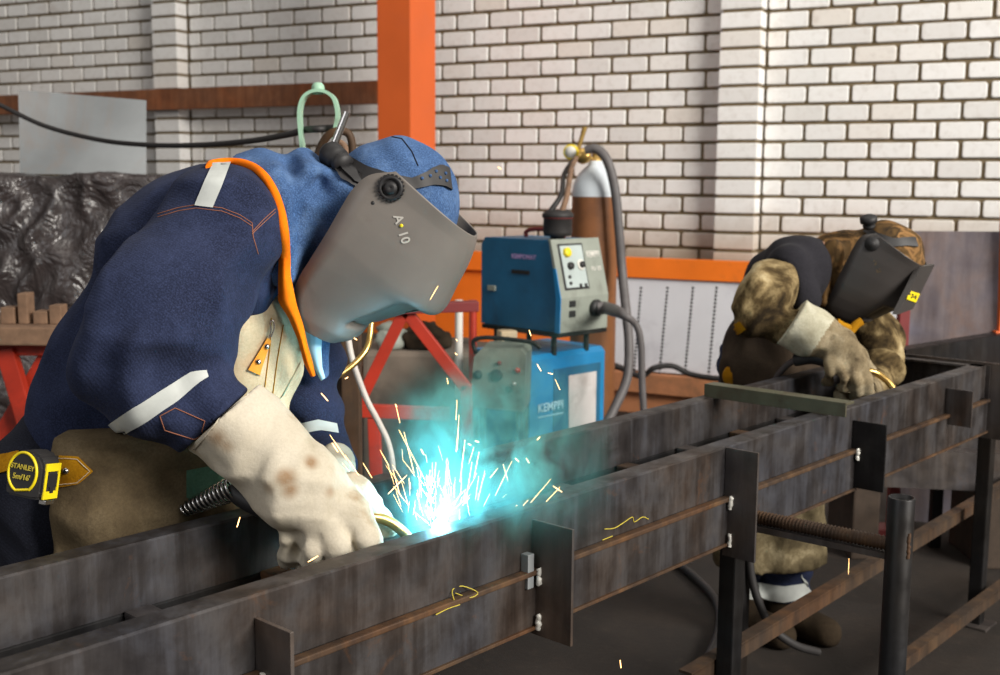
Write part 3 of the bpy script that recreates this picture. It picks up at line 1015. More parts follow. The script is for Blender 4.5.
# ------------------------------------------------------------------ the welded bench frame
ZT = 0.85
B0 = PZ(0, 675, ZT)
BD = Vector((0.6697, 0.7426, 0)).normalized()
BN = Vector((-BD.y, BD.x, 0))                 # from the near beam to the far beam
GAP = 0.303


def BP(s, n, z): return Vector((B0.x, B0.y, 0)) + BD * s + BN * n + UP * z


def NF(x, y, n=0.0):
    """(s, z) where the sight line meets the outer face of the near beam"""
    d = ray(x, y)
    p0 = Vector((B0.x, B0.y, 0)) + BN * n
    t = (p0 - CAM).dot(BN) / d.dot(BN)
    p = CAM + d * t
    return (p - p0).dot(BD), p.z


S0, S1 = -0.75, NF(986, 380)[0]
frame = thing('bench_frame', 'long welded steel frame of two parallel channel beams being welded, standing on posts', 'steel frame', BP(1.2, 0.15, 0))


def bar(mb, s0, s1, n0, n1, z0, z1, bev=0.0):
    mb.box(BP((s0 + s1) / 2, (n0 + n1) / 2, (z0 + z1) / 2), BD * ((s1 - s0) / 2), BN * ((n1 - n0) / 2), UP * ((z1 - z0) / 2), bev)
    return mb


def channel(s0, s1, nweb, sgn, z0, z1, fl=0.045, wt=0.006):
    """rolled channel section: web at nweb, flanges to the side sgn, rounded toes"""
    t = wt; g = sgn
    prof = [(0, 0), (fl, 0), (fl, t * 0.7), (t * 2.0, t * 1.5), (t, t * 2.4), (t, (z1 - z0) - t * 2.4), (t * 2.0, (z1 - z0) - t * 1.5), (fl, (z1 - z0) - t * 0.7), (fl, (z1 - z0)), (0.003, (z1 - z0)), (0, (z1 - z0) - 0.003), (0, 0.003)]
    pts = [BP(s0, nweb + g * a, z0 + b) for a, b in prof]
    return MB().prism(pts, BD * (s1 - s0))


nb1 = channel(S0, S1, 0.0, 1, ZT - 0.1, ZT, 0.042).build('upper_near_channel', M['steel'], frame)
nb2 = channel(S0, S1, -0.010, 1, ZT - 0.2, ZT - 0.101, 0.03)
nb2 = nb2.build('lower_near_channel', M['steel'], frame)
led = MB(); bar(led, S0, S1, -0.017, -0.0005, ZT - 0.109, ZT - 0.1, 0.002); bar(led, S0, S1, -0.0155, -0.0095, ZT - 0.203, ZT - 0.197, 0.001)
tag(led.build('rusty_ledge', M['steel_rust'], nb2), 'rusty orange-brown weld seam along the beam')
channel(S0, S1 + 0.03, GAP, 1, ZT - 0.1, ZT, 0.042).build('upper_far_channel', M['steel'], frame)
channel(S0, S1 + 0.03, GAP, 1, ZT - 0.2, ZT - 0.101, 0.042).build('lower_far_channel', M['steel_black'], frame)  # black steel here paints in the shade below the cross bars
# end channel
mb = MB()
bar(mb, S1 - 0.006, S1, -0.012, GAP + 0.045, ZT - 0.1, ZT)
bar(mb, S1 - 0.042, S1, -0.0, GAP, ZT - 0.006, ZT)
bar(mb, S1 - 0.042, S1, -0.0, GAP, ZT - 0.1, ZT - 0.094)
mb.build('end_channel', M['steel'], frame)
mb = MB(); bar(mb, S1 + 0.001, S1 + 0.008, -0.06, GAP + 0.05, ZT - 0.22, ZT + 0.008)
mb.build('end_plate', M['steel_dark'], frame)
# rungs between the beams
d1 = PZ(150, 606, ZT - 0.085); d2 = PZ(268, 560, ZT - 0.085)
r1 = (d1 - BP(0, 0, 0)).dot(BD); r2 = (d2 - BP(0, 0, 0)).dot(BD)
stp = r2 - r1
k = -2
while r1 + stp * k < S1 - 0.1:
    s = r1 + stp * k
    if s > S0:
        mb = MB()
        bar(mb, s - 0.022, s + 0.022, 0.008, GAP - 0.002, ZT - 0.108, ZT - 0.096, 0.004)
        bar(mb, s - 0.02, s - 0.014, 0.008, GAP - 0.002, ZT - 0.14, ZT - 0.098, 0.002)
        mb.build('cross_bar', M['steel_rust'] if k % 2 else M['steel_dark'], frame)
    k += 1
for n_ in (0.06, 0.13, 0.2, 0.26):
    mb = MB(); bar(mb, S0, S1 - 0.05, n_ - 0.006, n_ + 0.006, ZT - 0.142, ZT - 0.131, 0.003)
    mb.build('long_rod', M['steel_dark'], frame)
# gusset plates standing out of the outer face
gus = [(256, 617, 0.0, 700, 0.075, 'steel_dark'), (533, 519, 0.0, 632, 0.085, 'steel_dark'), (726, 447, 0.0, 553, 0.075, 'steel_dark'), (853, 420, 0.0, 485, 0.085, 'steel_black'), (946, 388, 0.0, 423, 0.075, 'steel')]
wb = MB()
for x, y0, _, y1, dep, mt in gus:
    s, z1 = NF(x, y0); z0 = NF(x, y1)[1]
    mb = MB(); bar(mb, s - 0.003, s + 0.003, -dep, -0.001, z0, z1, 0.0008)
    g = mb.build('gusset_plate', M['sheet_steel'] if mt == 'sheet_steel' else M[mt], frame)
    for zz in (ZT - 0.112, ZT - 0.19):
        if z0 < zz - 0.02:
            w = MB()
            p = BP(s - 0.005, -0.018, zz)
            pp_ = [p + UP * (0.026 * (q - 0.5)) + BN * random.uniform(-.002, .002) for q in np.linspace(0, 1, 9)]
            w.tube(pp_, [0.003 + random.uniform(0, 0.003) for _ in pp_], 8)
            w.build('weld_bead', M['weld'], g)
# wide flat cover plate beside the second post, and the little square tag plate next to a gusset
s, z1 = NF(522, 553); z0 = NF(522, 587)[1]
mb = MB(); bar(mb, s - 0.003, s + 0.012, -0.016, -0.0005, z0, z1, 0.001)
tag(mb.build('tack_plate', M['sheet_zinc'], frame), 'small pale square plate tacked to the beam')
# posts
for x, n_, w in ((744, 0.028, 0.02), (997, 0.03, 0.021)):
    s = NF(x, 556 if x < 900 else 440)[0]
    s_far = NF(x + 1, 600 if x < 900 else 450, GAP - n_ + 0.02)[0] - 0.03
    for nn_, s in ((n_, s), (GAP - n_ + 0.02, s_far)):
        mb = MB(); bar(mb, s - w, s + w, nn_ - w, nn_ + w, 0.008, ZT - 0.2, 0.004)
        po = mb.build('post', M['steel_black'], frame)
        mb = MB(); bar(mb, s - 0.05, s + 0.05, nn_ - 0.05, nn_ + 0.05, 0.0, 0.008, 0.001)
        mb.build('foot_plate', M['steel_dark'], po)
s = -0.3
for nn_ in (0.03, GAP - 0.01):
    mb = MB(); bar(mb, s - 0.023, s + 0.023, nn_ - 0.023, nn_ + 0.023, 0.0, ZT - 0.2, 0.004); mb.build('post', M['steel_black'], frame)
# chalk scribbles on the outer face
for pts in ([(447, 600), (452, 590), (462, 586), (470, 590), (462, 595), (455, 593)], [(428, 612), (440, 606), (452, 602)], [(604, 529), (614, 528), (624, 522), (632, 517), (634, 522), (642, 517), (648, 519)], [(602, 540), (612, 536)]):
    tt = []
    for x, y in pts:
        q = NF(x, y); tt.append(BP(q[0], -0.0008 if q[1] > ZT - 0.1 else -0.0165, q[1]))
    tag(MB().tube(spline(tt, 4), 0.0009, 5).build('chalk_scribble', M['yellow_dim'], frame), 'pale yellow chalk scribble')

# olive bar lying across the two beams
a_, b_ = PZ(709, 389, ZT + 0.018), PZ(850, 409, ZT + 0.018)
d = (b_ - a_).normalized(); n_ = Vector((-d.y, d.x, 0))
mb = MB(); L = (b_ - a_).length / 2
mb.box((a_ + b_) / 2 + UP * 0.013 + n_ * 0.0, d * L, n_ * 0.022, UP * 0.003, 0.001)
mb.box((a_ + b_) / 2 - n_ * 0.02 - UP * 0.0, d * L, n_ * 0.003, UP * 0.0165, 0.001)
tag(mb.build('angle_bar', M['green_bar'], loc=tuple(a_)), 'olive-grey angle bar laid across the two beams in front of the farther welder', 'bar')

# ------------------------------------------------------------------ pipe stand and low bars
c = P(899, 545, 2.15)
t = thing('pipe_stand', 'black steel pipe post standing in front of the bench with a threaded rod to it', 'pipe post', (c.x, c.y, 0))
zt = P(903, 497, 2.15).z
lean = Vector((0.0, 0, 0))
mb = MB().lathe((c.x, c.y, 0.01), UP, [(0.0255, 0), (0.0255, zt - 0.012), (0.0245, zt - 0.01), (0.0215, zt - 0.01), (0.0215, zt - 0.09), (0, zt - 0.09)], 28)
mb.build('pipe', M['steel_black'], t)
MB().lathe((c.x, c.y, 0), UP, [(0, 0), (0.09, 0), (0.09, 0.01), (0, 0.01)], 24).build('base_plate', M['steel_dark'], t)
w = MB()
pp_ = [Vector((c.x + 0.010 + random.uniform(-.001, .001), c.y - 0.0225, r_z)) for r_z in np.linspace(zt - 0.065, zt - 0.115, 14)]
w.tube(pp_, [0.003 + random.uniform(0, 0.002) for _ in pp_], 8)
w.build('weld_bead', M['steel_rust'], t)
r0 = P(890, 544, 2.17); sL, zL = NF(752, 531, 0.03)
r1_ = BP(NF(748, 531, -0.0)[0], 0.0, r0.z)
mb = MB(); rp = []; rr = []
for k in range(121):
    q = k / 120; rp.append(r0.lerp(r1_, q)); rr.append(0.0125 if k % 3 else 0.0155)
mb.tube(rp, rr, 12)
tag(mb.build('threaded_rod', M['steel_rust'], t), 'ribbed rusty rod')
mb = MB(); mb.box((r0 + r1_) / 2 - UP * 0.022, (r1_ - r0) / 2, (r1_ - r0).cross(UP).normalized() * 0.014, UP * 0.006)
mb.build('flat_brace', M['steel_dark'], t)

for x0, y0, x1, y1, z, w, lab in ((690, 682, 1010, 486, 0.34, 0.017, 'rusty flat bar running low beside the bench posts, the higher of the two'), (896, 672, 1020, 578, 0.12, 0.016, 'rusty flat bar near the floor beyond the black pipe post, the lower of the two')):
    a_, b_ = PZ(x0, y0, z), PZ(x1, y1, z)
    d = (b_ - a_); b_ = b_ + d * 0.22; d = d.normalized(); n_ = Vector((-d.y, d.x, 0))
    t = thing('flat_bar', lab, 'bar', ((a_ + b_) / 2).xy.to_3d(), 'low flat bars under the bench')
    MB().box((a_ + b_) / 2, d * ((b_ - a_).length / 2), n_ * 0.004, UP * w, 0.001).box((a_ + b_) / 2 + UP * w + n_ * 0.012, d * ((b_ - a_).length / 2), n_ * 0.016, UP * 0.003).build('bar_section', M['bar_brown'], t)
    for q in (0.01, 0.985):
        p = a_.lerp(b_, q) + n_ * 0.02
        MB().box((p.x, p.y, (z - w) / 2), (0.012, 0, 0), (0, 0.012, 0), (0, 0, (z - w) / 2), 0.002).build('bar_support', M['steel_dark'], t)

# ------------------------------------------------------------------ welding machines
def axes(yaw):
    """tf runs along the front face away to the right, nf is the front's outward normal"""
    tf = Vector((math.cos(yaw), math.sin(yaw), 0)); nf = Vector((math.sin(yaw), -math.cos(yaw), 0))
    return tf, nf


TF, NFr = axes(R(45))
YF = 4.55
C0 = P(558, 333, YF)                                    # foot of the near corner
zb = C0.z; zt = P(550, 241, YF).z; H = zt - zb
cb_ = Vector((C0.x, C0.y, 0))
WF = 0.285
feeder = thing('wire_feeder', 'blue wire feeder box with grey control panel on top of the welding machine', 'wire feeder', (C0.x + 0.05, C0.y + 0.25, zb))
prof = [(0, 0), (0.004, H * 0.38), (-0.055, H), (-0.425, H), (-0.447, H - 0.03), (-0.447, 0)]
pts = [cb_ + NFr * a + UP * (zb + b) + TF * 0.006 for a, b in prof]
mb = MB().prism(pts, TF * (WF - 0.012)); mb.build('housing', M['blue_paint'], feeder)
mb = MB()
for off in (0, WF - 0.004):
    pp = [(0.0, 0.0), (0.006, H * 0.38), (-0.053, H + 0.003), (-0.402, H + 0.003), (-0.425, H - 0.03), (-0.425, 0), (-0.405, 0.004), (-0.405, H - 0.04), (-0.39, H - 0.016), (-0.066, H - 0.016), (-0.014, H * 0.38), (-0.016, 0.0)]
fp = [(0.012, 0.0), (0.016, H * 0.38), (-0.043, H + 0.004), (-0.055, H + 0.004), (0.0, H * 0.38), (0, 0)]
mb = MB().prism([cb_ + NFr * a + UP * (zb + b) - TF * 0.004 for a, b in fp], TF * (WF + 0.008))
fpan = tag(mb.build('front_panel', M['panel_grey'], feeder), 'grey front panel')
mb = MB().prism([cb_ + NFr * a + UP * (zb + b) - TF * 0.007 for a, b in [(0.013, 0.0), (0.017, H * 0.38), (-0.012, H * 0.7), (-0.026, H * 0.7), (-0.008, H * 0.38), (-0.012, 0)]], TF * 0.005)
tag(mb.build('edge_strip', M['blue_bright'], feeder), 'bright blue corner strip')
SU = (Vector((0, 0, H * 0.62)) - NFr * 0.059).normalized(); SNn = TF.cross(SU) * 1.0
if SNn.dot(NFr) < 0: SNn = -SNn


def fpos(a, b, lift=0.0):
    """point on the feeder's front: a across 0..1, b up 0..1"""
    z = b * H
    f = 0.0165 if z < H * 0.38 else 0.0165 - 0.059 * (z - H * 0.38) / (H * 0.62)
    nrm = NFr if z < H * 0.38 else SNn
    return cb_ + NFr * f + TF * (a * WF) + UP * (zb + z) + nrm * lift


pc = fpos(0.36, 0.71)
mb = MB().box(pc, TF * 0.074, SU * 0.094, SNn * 0.004, 0.002); fr = mb.build('control_bezel', M['black'], fpan)
mb = MB().box(pc + SNn * 0.002, TF * 0.066, SU * 0.086, SNn * 0.004, 0.001); cp = tag(mb.build('control_plate', M['panel_light'], feeder), 'pale plate with knobs and dark bezel')


def knob(base, ax, r, h, mt, par, name='knob'):
    return MB().lathe(base, ax, [(0, h * 1.0), (r * 0.8, h), (r, h * 0.8), (r * 1.05, 0), (0, 0)][::-1], 18).build(name, M[mt], par)


knob(fpos(0.24, 0.86, 0.006), SNn, 0.019, 0.016, 'yellow', cp)
knob(fpos(0.27, 0.715, 0.006), SNn, 0.015, 0.014, 'black', cp)
knob(fpos(0.5, 0.72, 0.006), SNn, 0.022, 0.006, 'white_print', cp, 'dial_ring')
knob(fpos(0.5, 0.72, 0.010), SNn, 0.013, 0.014, 'black', cp)
for a_, b_ in ((0.22, 0.60), (0.22, 0.53), (0.42, 0.50), (0.53, 0.50)):
    knob(fpos(a_, b_, 0.006), SNn, 0.007, 0.006, 'black', cp, 'button')
for a_, b_ in ((0.23, 0.31), (0.23, 0.2)):
    MB().box(fpos(a_, b_, 0.001), TF * 0.018, UP * 0.013, NFr * 0.002, 0.001).build('socket_cover', M['black'], fpan)
text_at('brand_lettering', 'KEMPPI', fpos(0.82, 0.83, 0.002), TF, SU, 0.035, M['white_print'], fpan, True, 0.72)
text_at('model_lettering', 'FU 30', fpos(0.84, 0.67, 0.002), TF, SU, 0.024, M['white_print'], fpan, True)
sd_ = -TF
text_at('side_lettering', 'KEMPOMAT', cb_ - NFr * 0.20 + UP * (zb + H * 0.80) - TF * 0.001 + TF * 0.006, NFr, UP, 0.026, M['lilac_print'], feeder, True)
mb = MB().box(cb_ - NFr * 0.215 + UP * (zb + H * 0.63) + TF * 0.004, NFr * 0.05, UP * 0.008, TF * 0.003, 0.001); mb.build('side_slot', M['black'], feeder)
mb = MB().box(cb_ - NFr * 0.38 + UP * (zb + H * 0.42) + TF * 0.002, NFr * 0.022, UP * 0.011, TF * 0.006, 0.002); mb.build('side_latch', M['panel_grey'], feeder)
hp = [cb_ - NFr * f + TF * (WF * 0.55) + UP * (zb + H + z) for f, z in ((0.12, 0.0), (0.12, 0.022), (0.16, 0.034), (0.28, 0.034), (0.33, 0.022), (0.33, 0.0))]
MB().tube(spline(hp, 5), 0.009, 8).build('top_handle', M['red_dark'], feeder)
# torch socket and cable
soc = fpos(0.72, 0.24, 0.0)
MB().lathe(soc, NFr, [(0, 0), (0.034, 0), (0.036, 0.01), (0.03, 0.022), (0, 0.022)], 20).build('torch_socket', M['black'], feeder)
cb = [soc + NFr * 0.012, soc + NFr * 0.05 + TF * 0.02, P(622, 314, 4.42), P(636, 325, 4.42), P(641, 345, 4.42), P(642, 380, 4.42), P(644, 430, 4.4), P(640, 470, 4.4)]
cb = spline(cb, 8)
rr = [0.026 if i < 12 else (0.026 - 0.012 * min(1, (i - 12) / 8)) for i in range(len(cb))]
tag(MB().tube(cb, rr, 12).build('torch_lead', M['grey_hose'], loc=tuple(cb[0])), 'dark grey torch lead with a thick handle plugged into the feeder front, drooping down', 'cable')

# spool cap on the feeder
sc0 = cb_ - NFr * 0.10 + TF * 0.10 + UP * (zb + H)
sp = thing('black_canister', 'black ribbed canister standing on top of the blue wire feeder', 'canister', sc0)
MB().lathe(sc0, UP, [(0, 0), (0.03, 0), (0.03, 0.012), (0.056, 0.014), (0.060, 0.03), (0.058, 0.085), (0.064, 0.09), (0.064, 0.104), (0.058, 0.108), (0.05, 0.118), (0, 0.118)], 28).build('drum', M['rubber'], sp)
MB().lathe(sc0 + UP * 0.085, UP, [(0.0605, 0), (0.0625, 0.002), (0.0605, 0.005)], 28).build('red_band', M['red_dark'], sp)
tp0 = sc0 + UP * 0.12
# gas cylinder
YC = 5.55
cc = P(595, 200, YC)
cyl = thing('gas_cylinder', 'tall brown gas cylinder with a pale top standing behind the wire feeder', 'gas cylinder', (cc.x, YC, 0))
rC = pr(23, YC)
zs = P(595, 196, YC).z; zn = P(595, 163, YC).z
MB().lathe((cc.x, YC, 0), UP, [(0, 0.0), (rC * 0.9, 0.0), (rC, 0.03), (rC, zs - 0.003)], 40).build('body', M['cyl_brown'], cyl)
mb = MB().lathe((cc.x, YC, 0), UP, [(rC, zs - 0.003), (rC * 1.0, zs + 0.02), (rC * 0.93, zs + 0.06), (rC * 0.72, zs + 0.105), (rC * 0.45, zs + 0.135), (0.034, zs + 0.15), (0.034, zn + 0.01), (0, zn + 0.01)], 40)
tag(mb.build('shoulder', M['cyl_white'], cyl), 'pale grey-white shoulder')
mb = MB().lathe((cc.x, YC, zn), UP, [(0.028, 0), (0.03, 0.02), (0.018, 0.028), (0.016, 0.07), (0, 0.07)], 18)
va = mb.build('valve', M['brass_dark'], cyl)
hw = Vector((cc.x, YC, zn + 0.075))
mb = MB(); mb.tube([hw + Vector((math.cos(a) * 0.032, math.sin(a) * 0.032, 0)) for a in np.linspace(0, 2 * math.pi, 25)], 0.006, 8)
for a in range(4): mb.tube([hw, hw + Vector((math.cos(a * 1.57) * 0.032, math.sin(a * 1.57) * 0.032, 0))], 0.004, 6)
mb.build('hand_wheel', M['chrome'], va)
rg = thing('pressure_regulator', 'brass pressure regulator with a small dial screwed to the cylinder valve', 'regulator', P(582, 156, YC - 0.03))
g0 = P(583, 156, YC - 0.04)
MB().lathe(g0 + Vector((0, 0.03, 0)), (0, -1, 0), [(0, 0), (0.03, 0), (0.038, 0.01), (0.038, 0.04), (0.03, 0.05), (0.012, 0.055), (0, 0.055)], 22).build('body', M['brass'], rg)
MB().tube([g0, P(597, 160, YC)], 0.010, 10).build('stub', M['brass_dark'], rg)
g1 = P(572, 152, YC - 0.06)
gg = MB().lathe(g1 + Vector((0, 0.02, 0)), (-0.3, -1, 0), [(0, 0), (0.034, 0), (0.036, 0.006), (0.036, 0.024), (0.032, 0.026), (0, 0.026)], 22).build('gauge', M['yellow'], rg)
MB().lathe(g1 + Vector((0, 0.02, 0)) + Vector((-0.3, -1, 0)).normalized() * 0.0265, (-0.3, -1, 0), [(0, 0.001), (0.028, 0.001), (0.028, 0)], 22).build('dial', M['white_print'], gg)
MB().tube([P(578, 150, YC - 0.05), P(582, 137, YC - 0.05), P(585, 127, YC - 0.05)], [0.011, 0.011, 0.013], 10).build('flow_tube', M['brass_dark'], rg)
# hoses from the regulator
cb = spline([tp0 + Vector((0.012, 0, -0.02)), P(567, 195, 4.75), P(571, 170, 5.1), P(576, 158, 5.42)], 10)
tag(MB().tube(cb, 0.012, 8).build('tan_hose', M['wood'], loc=tuple(cb[0])), 'tan hose rising from the black canister to the regulator', 'hose')
cb = spline([tp0 + Vector((-0.04, 0, -0.02)), P(561, 195, 4.75), P(564, 175, 5.1), P(573, 160, 5.40)], 10)
tag(MB().tube(cb, 0.011, 8).build('black_hose', M['rubber'], loc=tuple(cb[0])), 'thin black hose curving up beside the tan hose to the regulator', 'hose')
cb = spline([P(586, 150, 5.42), P(596, 149, 5.40), P(607, 160, 5.38), P(615, 190, 5.38), P(619, 230, 5.38), P(622, 270, 5.38), P(626, 310, 5.3), P(629, 345, 5.25), P(627, 378, 5.2), P(616, 405, 5.15), P(604, 428, 5.1)], 10)
tag(MB().tube(cb, 0.022, 10).build('thick_hose', M['grey_hose'], loc=tuple(cb[0])), 'thick dark hose arching from the cylinder valve down past its side', 'hose')

# power source under the feeder: blue box
YL = 4.5
CL = P(529, 440, YL)
cl = Vector((CL.x, CL.y, 0)); zt2 = P(529, 357, YL).z; z2b = 0.12
WL = 0.46
src = thing('welding_power_source', 'blue welding power source with a soiled white label on its side, under the wire feeder', 'welding machine', (cl.x + 0.05, cl.y + 0.2, 0))
prof = [(0, z2b), (0, zt2 - 0.02), (-0.02, zt2), (-0.33, zt2), (-0.35, zt2 - 0.02), (-0.35, z2b)]
# the blue side looks towards the camera's right; the body runs back along -NFr
mb = MB().prism([cl + NFr * a + UP * b for a, b in prof], TF * WL); mb.build('housing', M['blue_bright'], src)
mb = MB().box(cl + TF * 0.285 + NFr * 0.002 + UP * ((zt2 + z2b) / 2 - 0.02), TF * 0.145, UP * ((zt2 - z2b) / 2 - 0.045), NFr * 0.003, 0.002)
sp_ = mb.build('side_panel', M['blue_paint'], src)
lc = cl + NFr * 0.006
ltop = zt2 - 0.10
mb = MB().prism([lc + TF * a + UP * b for a, b in ((0.225, ltop), (0.40, ltop), (0.40, 0.2), (0.235, 0.2))], NFr * 0.002)
tag(mb.build('paper_label', M['label_white'], src), 'long soiled white label')
text_at('brand_lettering', 'KEMPPI', lc + TF * 0.12 + UP * (zt2 - 0.215) + NFr * 0.0005, TF, UP, 0.048, M['white_cyan'], src, True)
mb = MB().box(lc + TF * 0.12 + UP * (zt2 - 0.25) + NFr * 0.000, TF * 0.075, UP * 0.002, NFr * 0.0015); mb.build('underline', M['white_cyan'], src)
for a_ in (0.06, WL - 0.06):
    for b_ in (-0.06, -0.29):
        MB().lathe(cl + TF * (a_ - 0.02) + NFr * b_ + UP * 0.06, TF, [(0, 0), (0.05, 0), (0.06, 0.006), (0.06, 0.034), (0.05, 0.04), (0, 0.04)], 20).build('wheel', M['rubber'], src)
        MB().box(cl + TF * a_ + NFr * b_ + UP * 0.095, TF * 0.012, NFr * 0.02, UP * 0.03, 0.002).build('axle_bracket', M['steel_dark'], src)
# the shelf and struts that carry the feeder
sh = cb_ - NFr * 0.21 + TF * (WF / 2)
mb = MB().box(sh + UP * (zb - 0.010), TF * 0.15, NFr * 0.22, UP * 0.009, 0.002); mb.build('feeder_shelf', M['steel_black'], src)
for a_, b_ in ((-0.1, 0.15), (0.1, 0.15), (-0.1, -0.18), (0.1, -0.18)):
    p = sh + TF * a_ + NFr * b_
    MB().tube([p + UP * (zt2 - 0.01), p + UP * (zb - 0.018)], 0.012, 10).build('strut', M['steel_black'], src)

# grey-green control box in front of it
YG = 4.25
tg, ng = axes(R(-8))
cg = P(469, 410, YG); cgv = Vector((cg.x, cg.y, 0)); zg1 = P(470, 350, YG).z; zg0 = P(470, 407, YG).z
wg = pr(56, YG)
box = thing('control_box', 'grimy grey-green control box in front of the blue machine, half in smoke', 'control box', (cgv.x + wg / 2, YG + 0.12, 0))
lean = 0.05
pp = [(0, 0), (wg, -0.012), (wg, zg1 - zg0 - 0.02), (wg - 0.02, zg1 - zg0 + 0.002), (0.04, zg1 - zg0), (0.012, zg1 - zg0 - 0.03)]
mb = MB().prism([cgv + tg * a + UP * (zg0 + b) - ng * (b * 0.2) for a, b in pp], -ng * 0.22)
mb.build('housing', M['panel_green'], box)
gn = (ng + UP * 0.2).normalized()
for a_, b_, r_, mt in ((0.18, 0.14, 0.010, 'red_paint'), (0.10, 0.12, 0.022, 'black'), (0.15, 0.07, 0.012, 'black'), (0.03, 0.12, 0.016, 'black'), (0.11, 0.165, 0.008, 'red_dark'), (0.17, 0.09, 0.006, 'white_print')):
    knob(cgv + tg * a_ + UP * (zg0 + b_) - ng * (b_ * 0.2) + gn * 0.001, gn, r_, 0.015, mt, box)
mb = MB()
for a_ in (0.02, wg - 0.02):
    for b_ in (-0.04, -0.2):
        p = cgv + tg * a_ + ng * b_
        mb = MB().tube([p, p + UP * (zg0 + 0.005)], 0.014, 10); mb.build('leg', M['steel_dark'], box)
hp = spline([cgv + tg * a_ + UP * (zg1 + b_) + ng * -0.1 for a_, b_ in ((0.01, -0.03), (0.0, 0.02), (0.05, 0.035), (0.15, 0.03), (wg + 0.02, 0.02), (wg + 0.05, 0.0))], 6)
MB().tube(hp, 0.009, 8).build('handle_loop', M['steel_black'], box)

# ------------------------------------------------------------------ red trestle, rubble block and clutter behind the arc
yt = 3.7
t = thing('red_trestle', 'red steel trestle with splayed legs behind the welding arc', 'trestle', (P(405, 330, yt).x, yt, 0))
ap = P(405, 310, yt)


def strut(p0, p1, w, d, mt, name, par):
    p0, p1 = Vector(p0), Vector(p1); dd = (p1 - p0).normalized()
    s_ = dd.cross(Vector((0, 1, 0))).normalized(); e = dd.cross(s_)
    return MB().box((p0 + p1) / 2, dd * ((p1 - p0).length / 2), s_ * w, e * d, 0.003).build(name, M[mt], par)


for (x, y), yo in (((352, 418), 0.0), ((466, 388), 0.0)):
    q = P(x, y, yt); d = q - ap; q = ap + d * ((ap.z - 0.0) / (ap.z - q.z))
    q = Vector((ap.x + (q.x - ap.x) * 0.85 if x < 400 else ap.x + (P(x, y, yt).x - ap.x) * 1.55, q.y, 0.0))
    q = P(x, y, yt)
    foot = Vector((q.x + (q.x - ap.x) * 0.12, yt, 0.0))
    strut(ap, q, 0.019, 0.018, 'red_paint', 'leg', t)
    strut(q + UP * 0.012, foot, 0.019, 0.018, 'red_paint', 'lower_leg', t)
strut(P(352, 410, yt - 0.05), P(450, 414, yt - 0.05), 0.021, 0.015, 'red_paint', 'lower_rail', t)
strut(P(340, 310, yt - 0.04), P(478, 306, yt + 0.02), 0.016, 0.03, 'red_dark', 'top_rail', t)
p_ = P(374, 418, yt - 0.05); strut(p_, Vector((p_.x + 0.02, p_.y, 0)), 0.02, 0.015, 'red_paint', 'foot_leg', t)

blk0, blk1 = P(362, 352, 4.7), P(474, 356, 4.7)
z_ = blk0.z
mb = MB().box(((blk0.x + blk1.x) / 2, 4.95, z_ / 2), ((blk1.x - blk0.x) / 2, 0, 0), (0, 0.24, 0), (0, 0, z_ / 2), 0.02)
tag(mb.build('concrete_block', M['concrete'], loc=((blk0.x + blk1.x) / 2, 4.95, 0)), 'big rough grey concrete block on the floor behind the red trestle', 'block')
# rags / scrap on the block
for x, y, r_, mt, lab, cat, nm, sd in ((425, 347, 22, 'boots', 'crumpled brown rag lying on the concrete block', 'rag', 'brown_rag', 1), (392, 347, 14, 'panel_grey', 'crumpled grey rag beside the brown one on the concrete block', 'rag', 'grey_rag', 2)):
    c = P(x, y, 4.85); rr_ = pr(r_, 4.85)
    sdf = SDF((c.x - rr_ * 1.5, c.y - 0.15, z_ - 0.02), (c.x + rr_ * 1.5, c.y + 0.15, z_ + 0.16), 0.009)
    sdf.add(sdf.ell((c.x, c.y, z_ + 0.03), (rr_, 0.09, 0.055)), 0)
    sdf.noise(14, 0.03, sd, True).noise(30, 0.01, sd + 3)
    sdf.cut((0, 0, z_ + 0.001), (0, 0, -1))
    tag(link(nm, sdf.mesh(nm), M[mt], loc=(c.x, c.y, z_)), lab, cat)
c = P(507, 340, 4.70)
mb = MB().box((c.x, 4.70, zt2 + 0.041), (0.034, 0.01, 0), (-0.01, 0.03, 0), (0, 0, 0.04), 0.006)
tag(mb.build('cream_carton', M['bib'], loc=(c.x, 4.70, zt2)), 'small cream carton on top of the blue power source below the feeder', 'carton')
for x, mt, lab in ((459, 'white_print', 'white upright rod with a red foot, left of the feeder, nearest the mask'), (473, 'red_paint', 'red upright rod right beside the blue feeder')):
    p = P(x, 300, 4.6)
    t = thing('upright_rod', lab.replace('left of the feeder, ', '').replace('right beside', 'standing close beside'), 'rod', (p.x, 4.6, 0))
    MB().tube([(p.x, 4.6, 0.02), (p.x, 4.6, p.z)], 0.016, 10).build('shaft', M[mt], t)
    MB().lathe((p.x, 4.6, 0), UP, [(0, 0), (0.026, 0), (0.024, 0.02), (0.018, 0.2), (0, 0.2)], 16).build('foot', M['red_paint'], t)

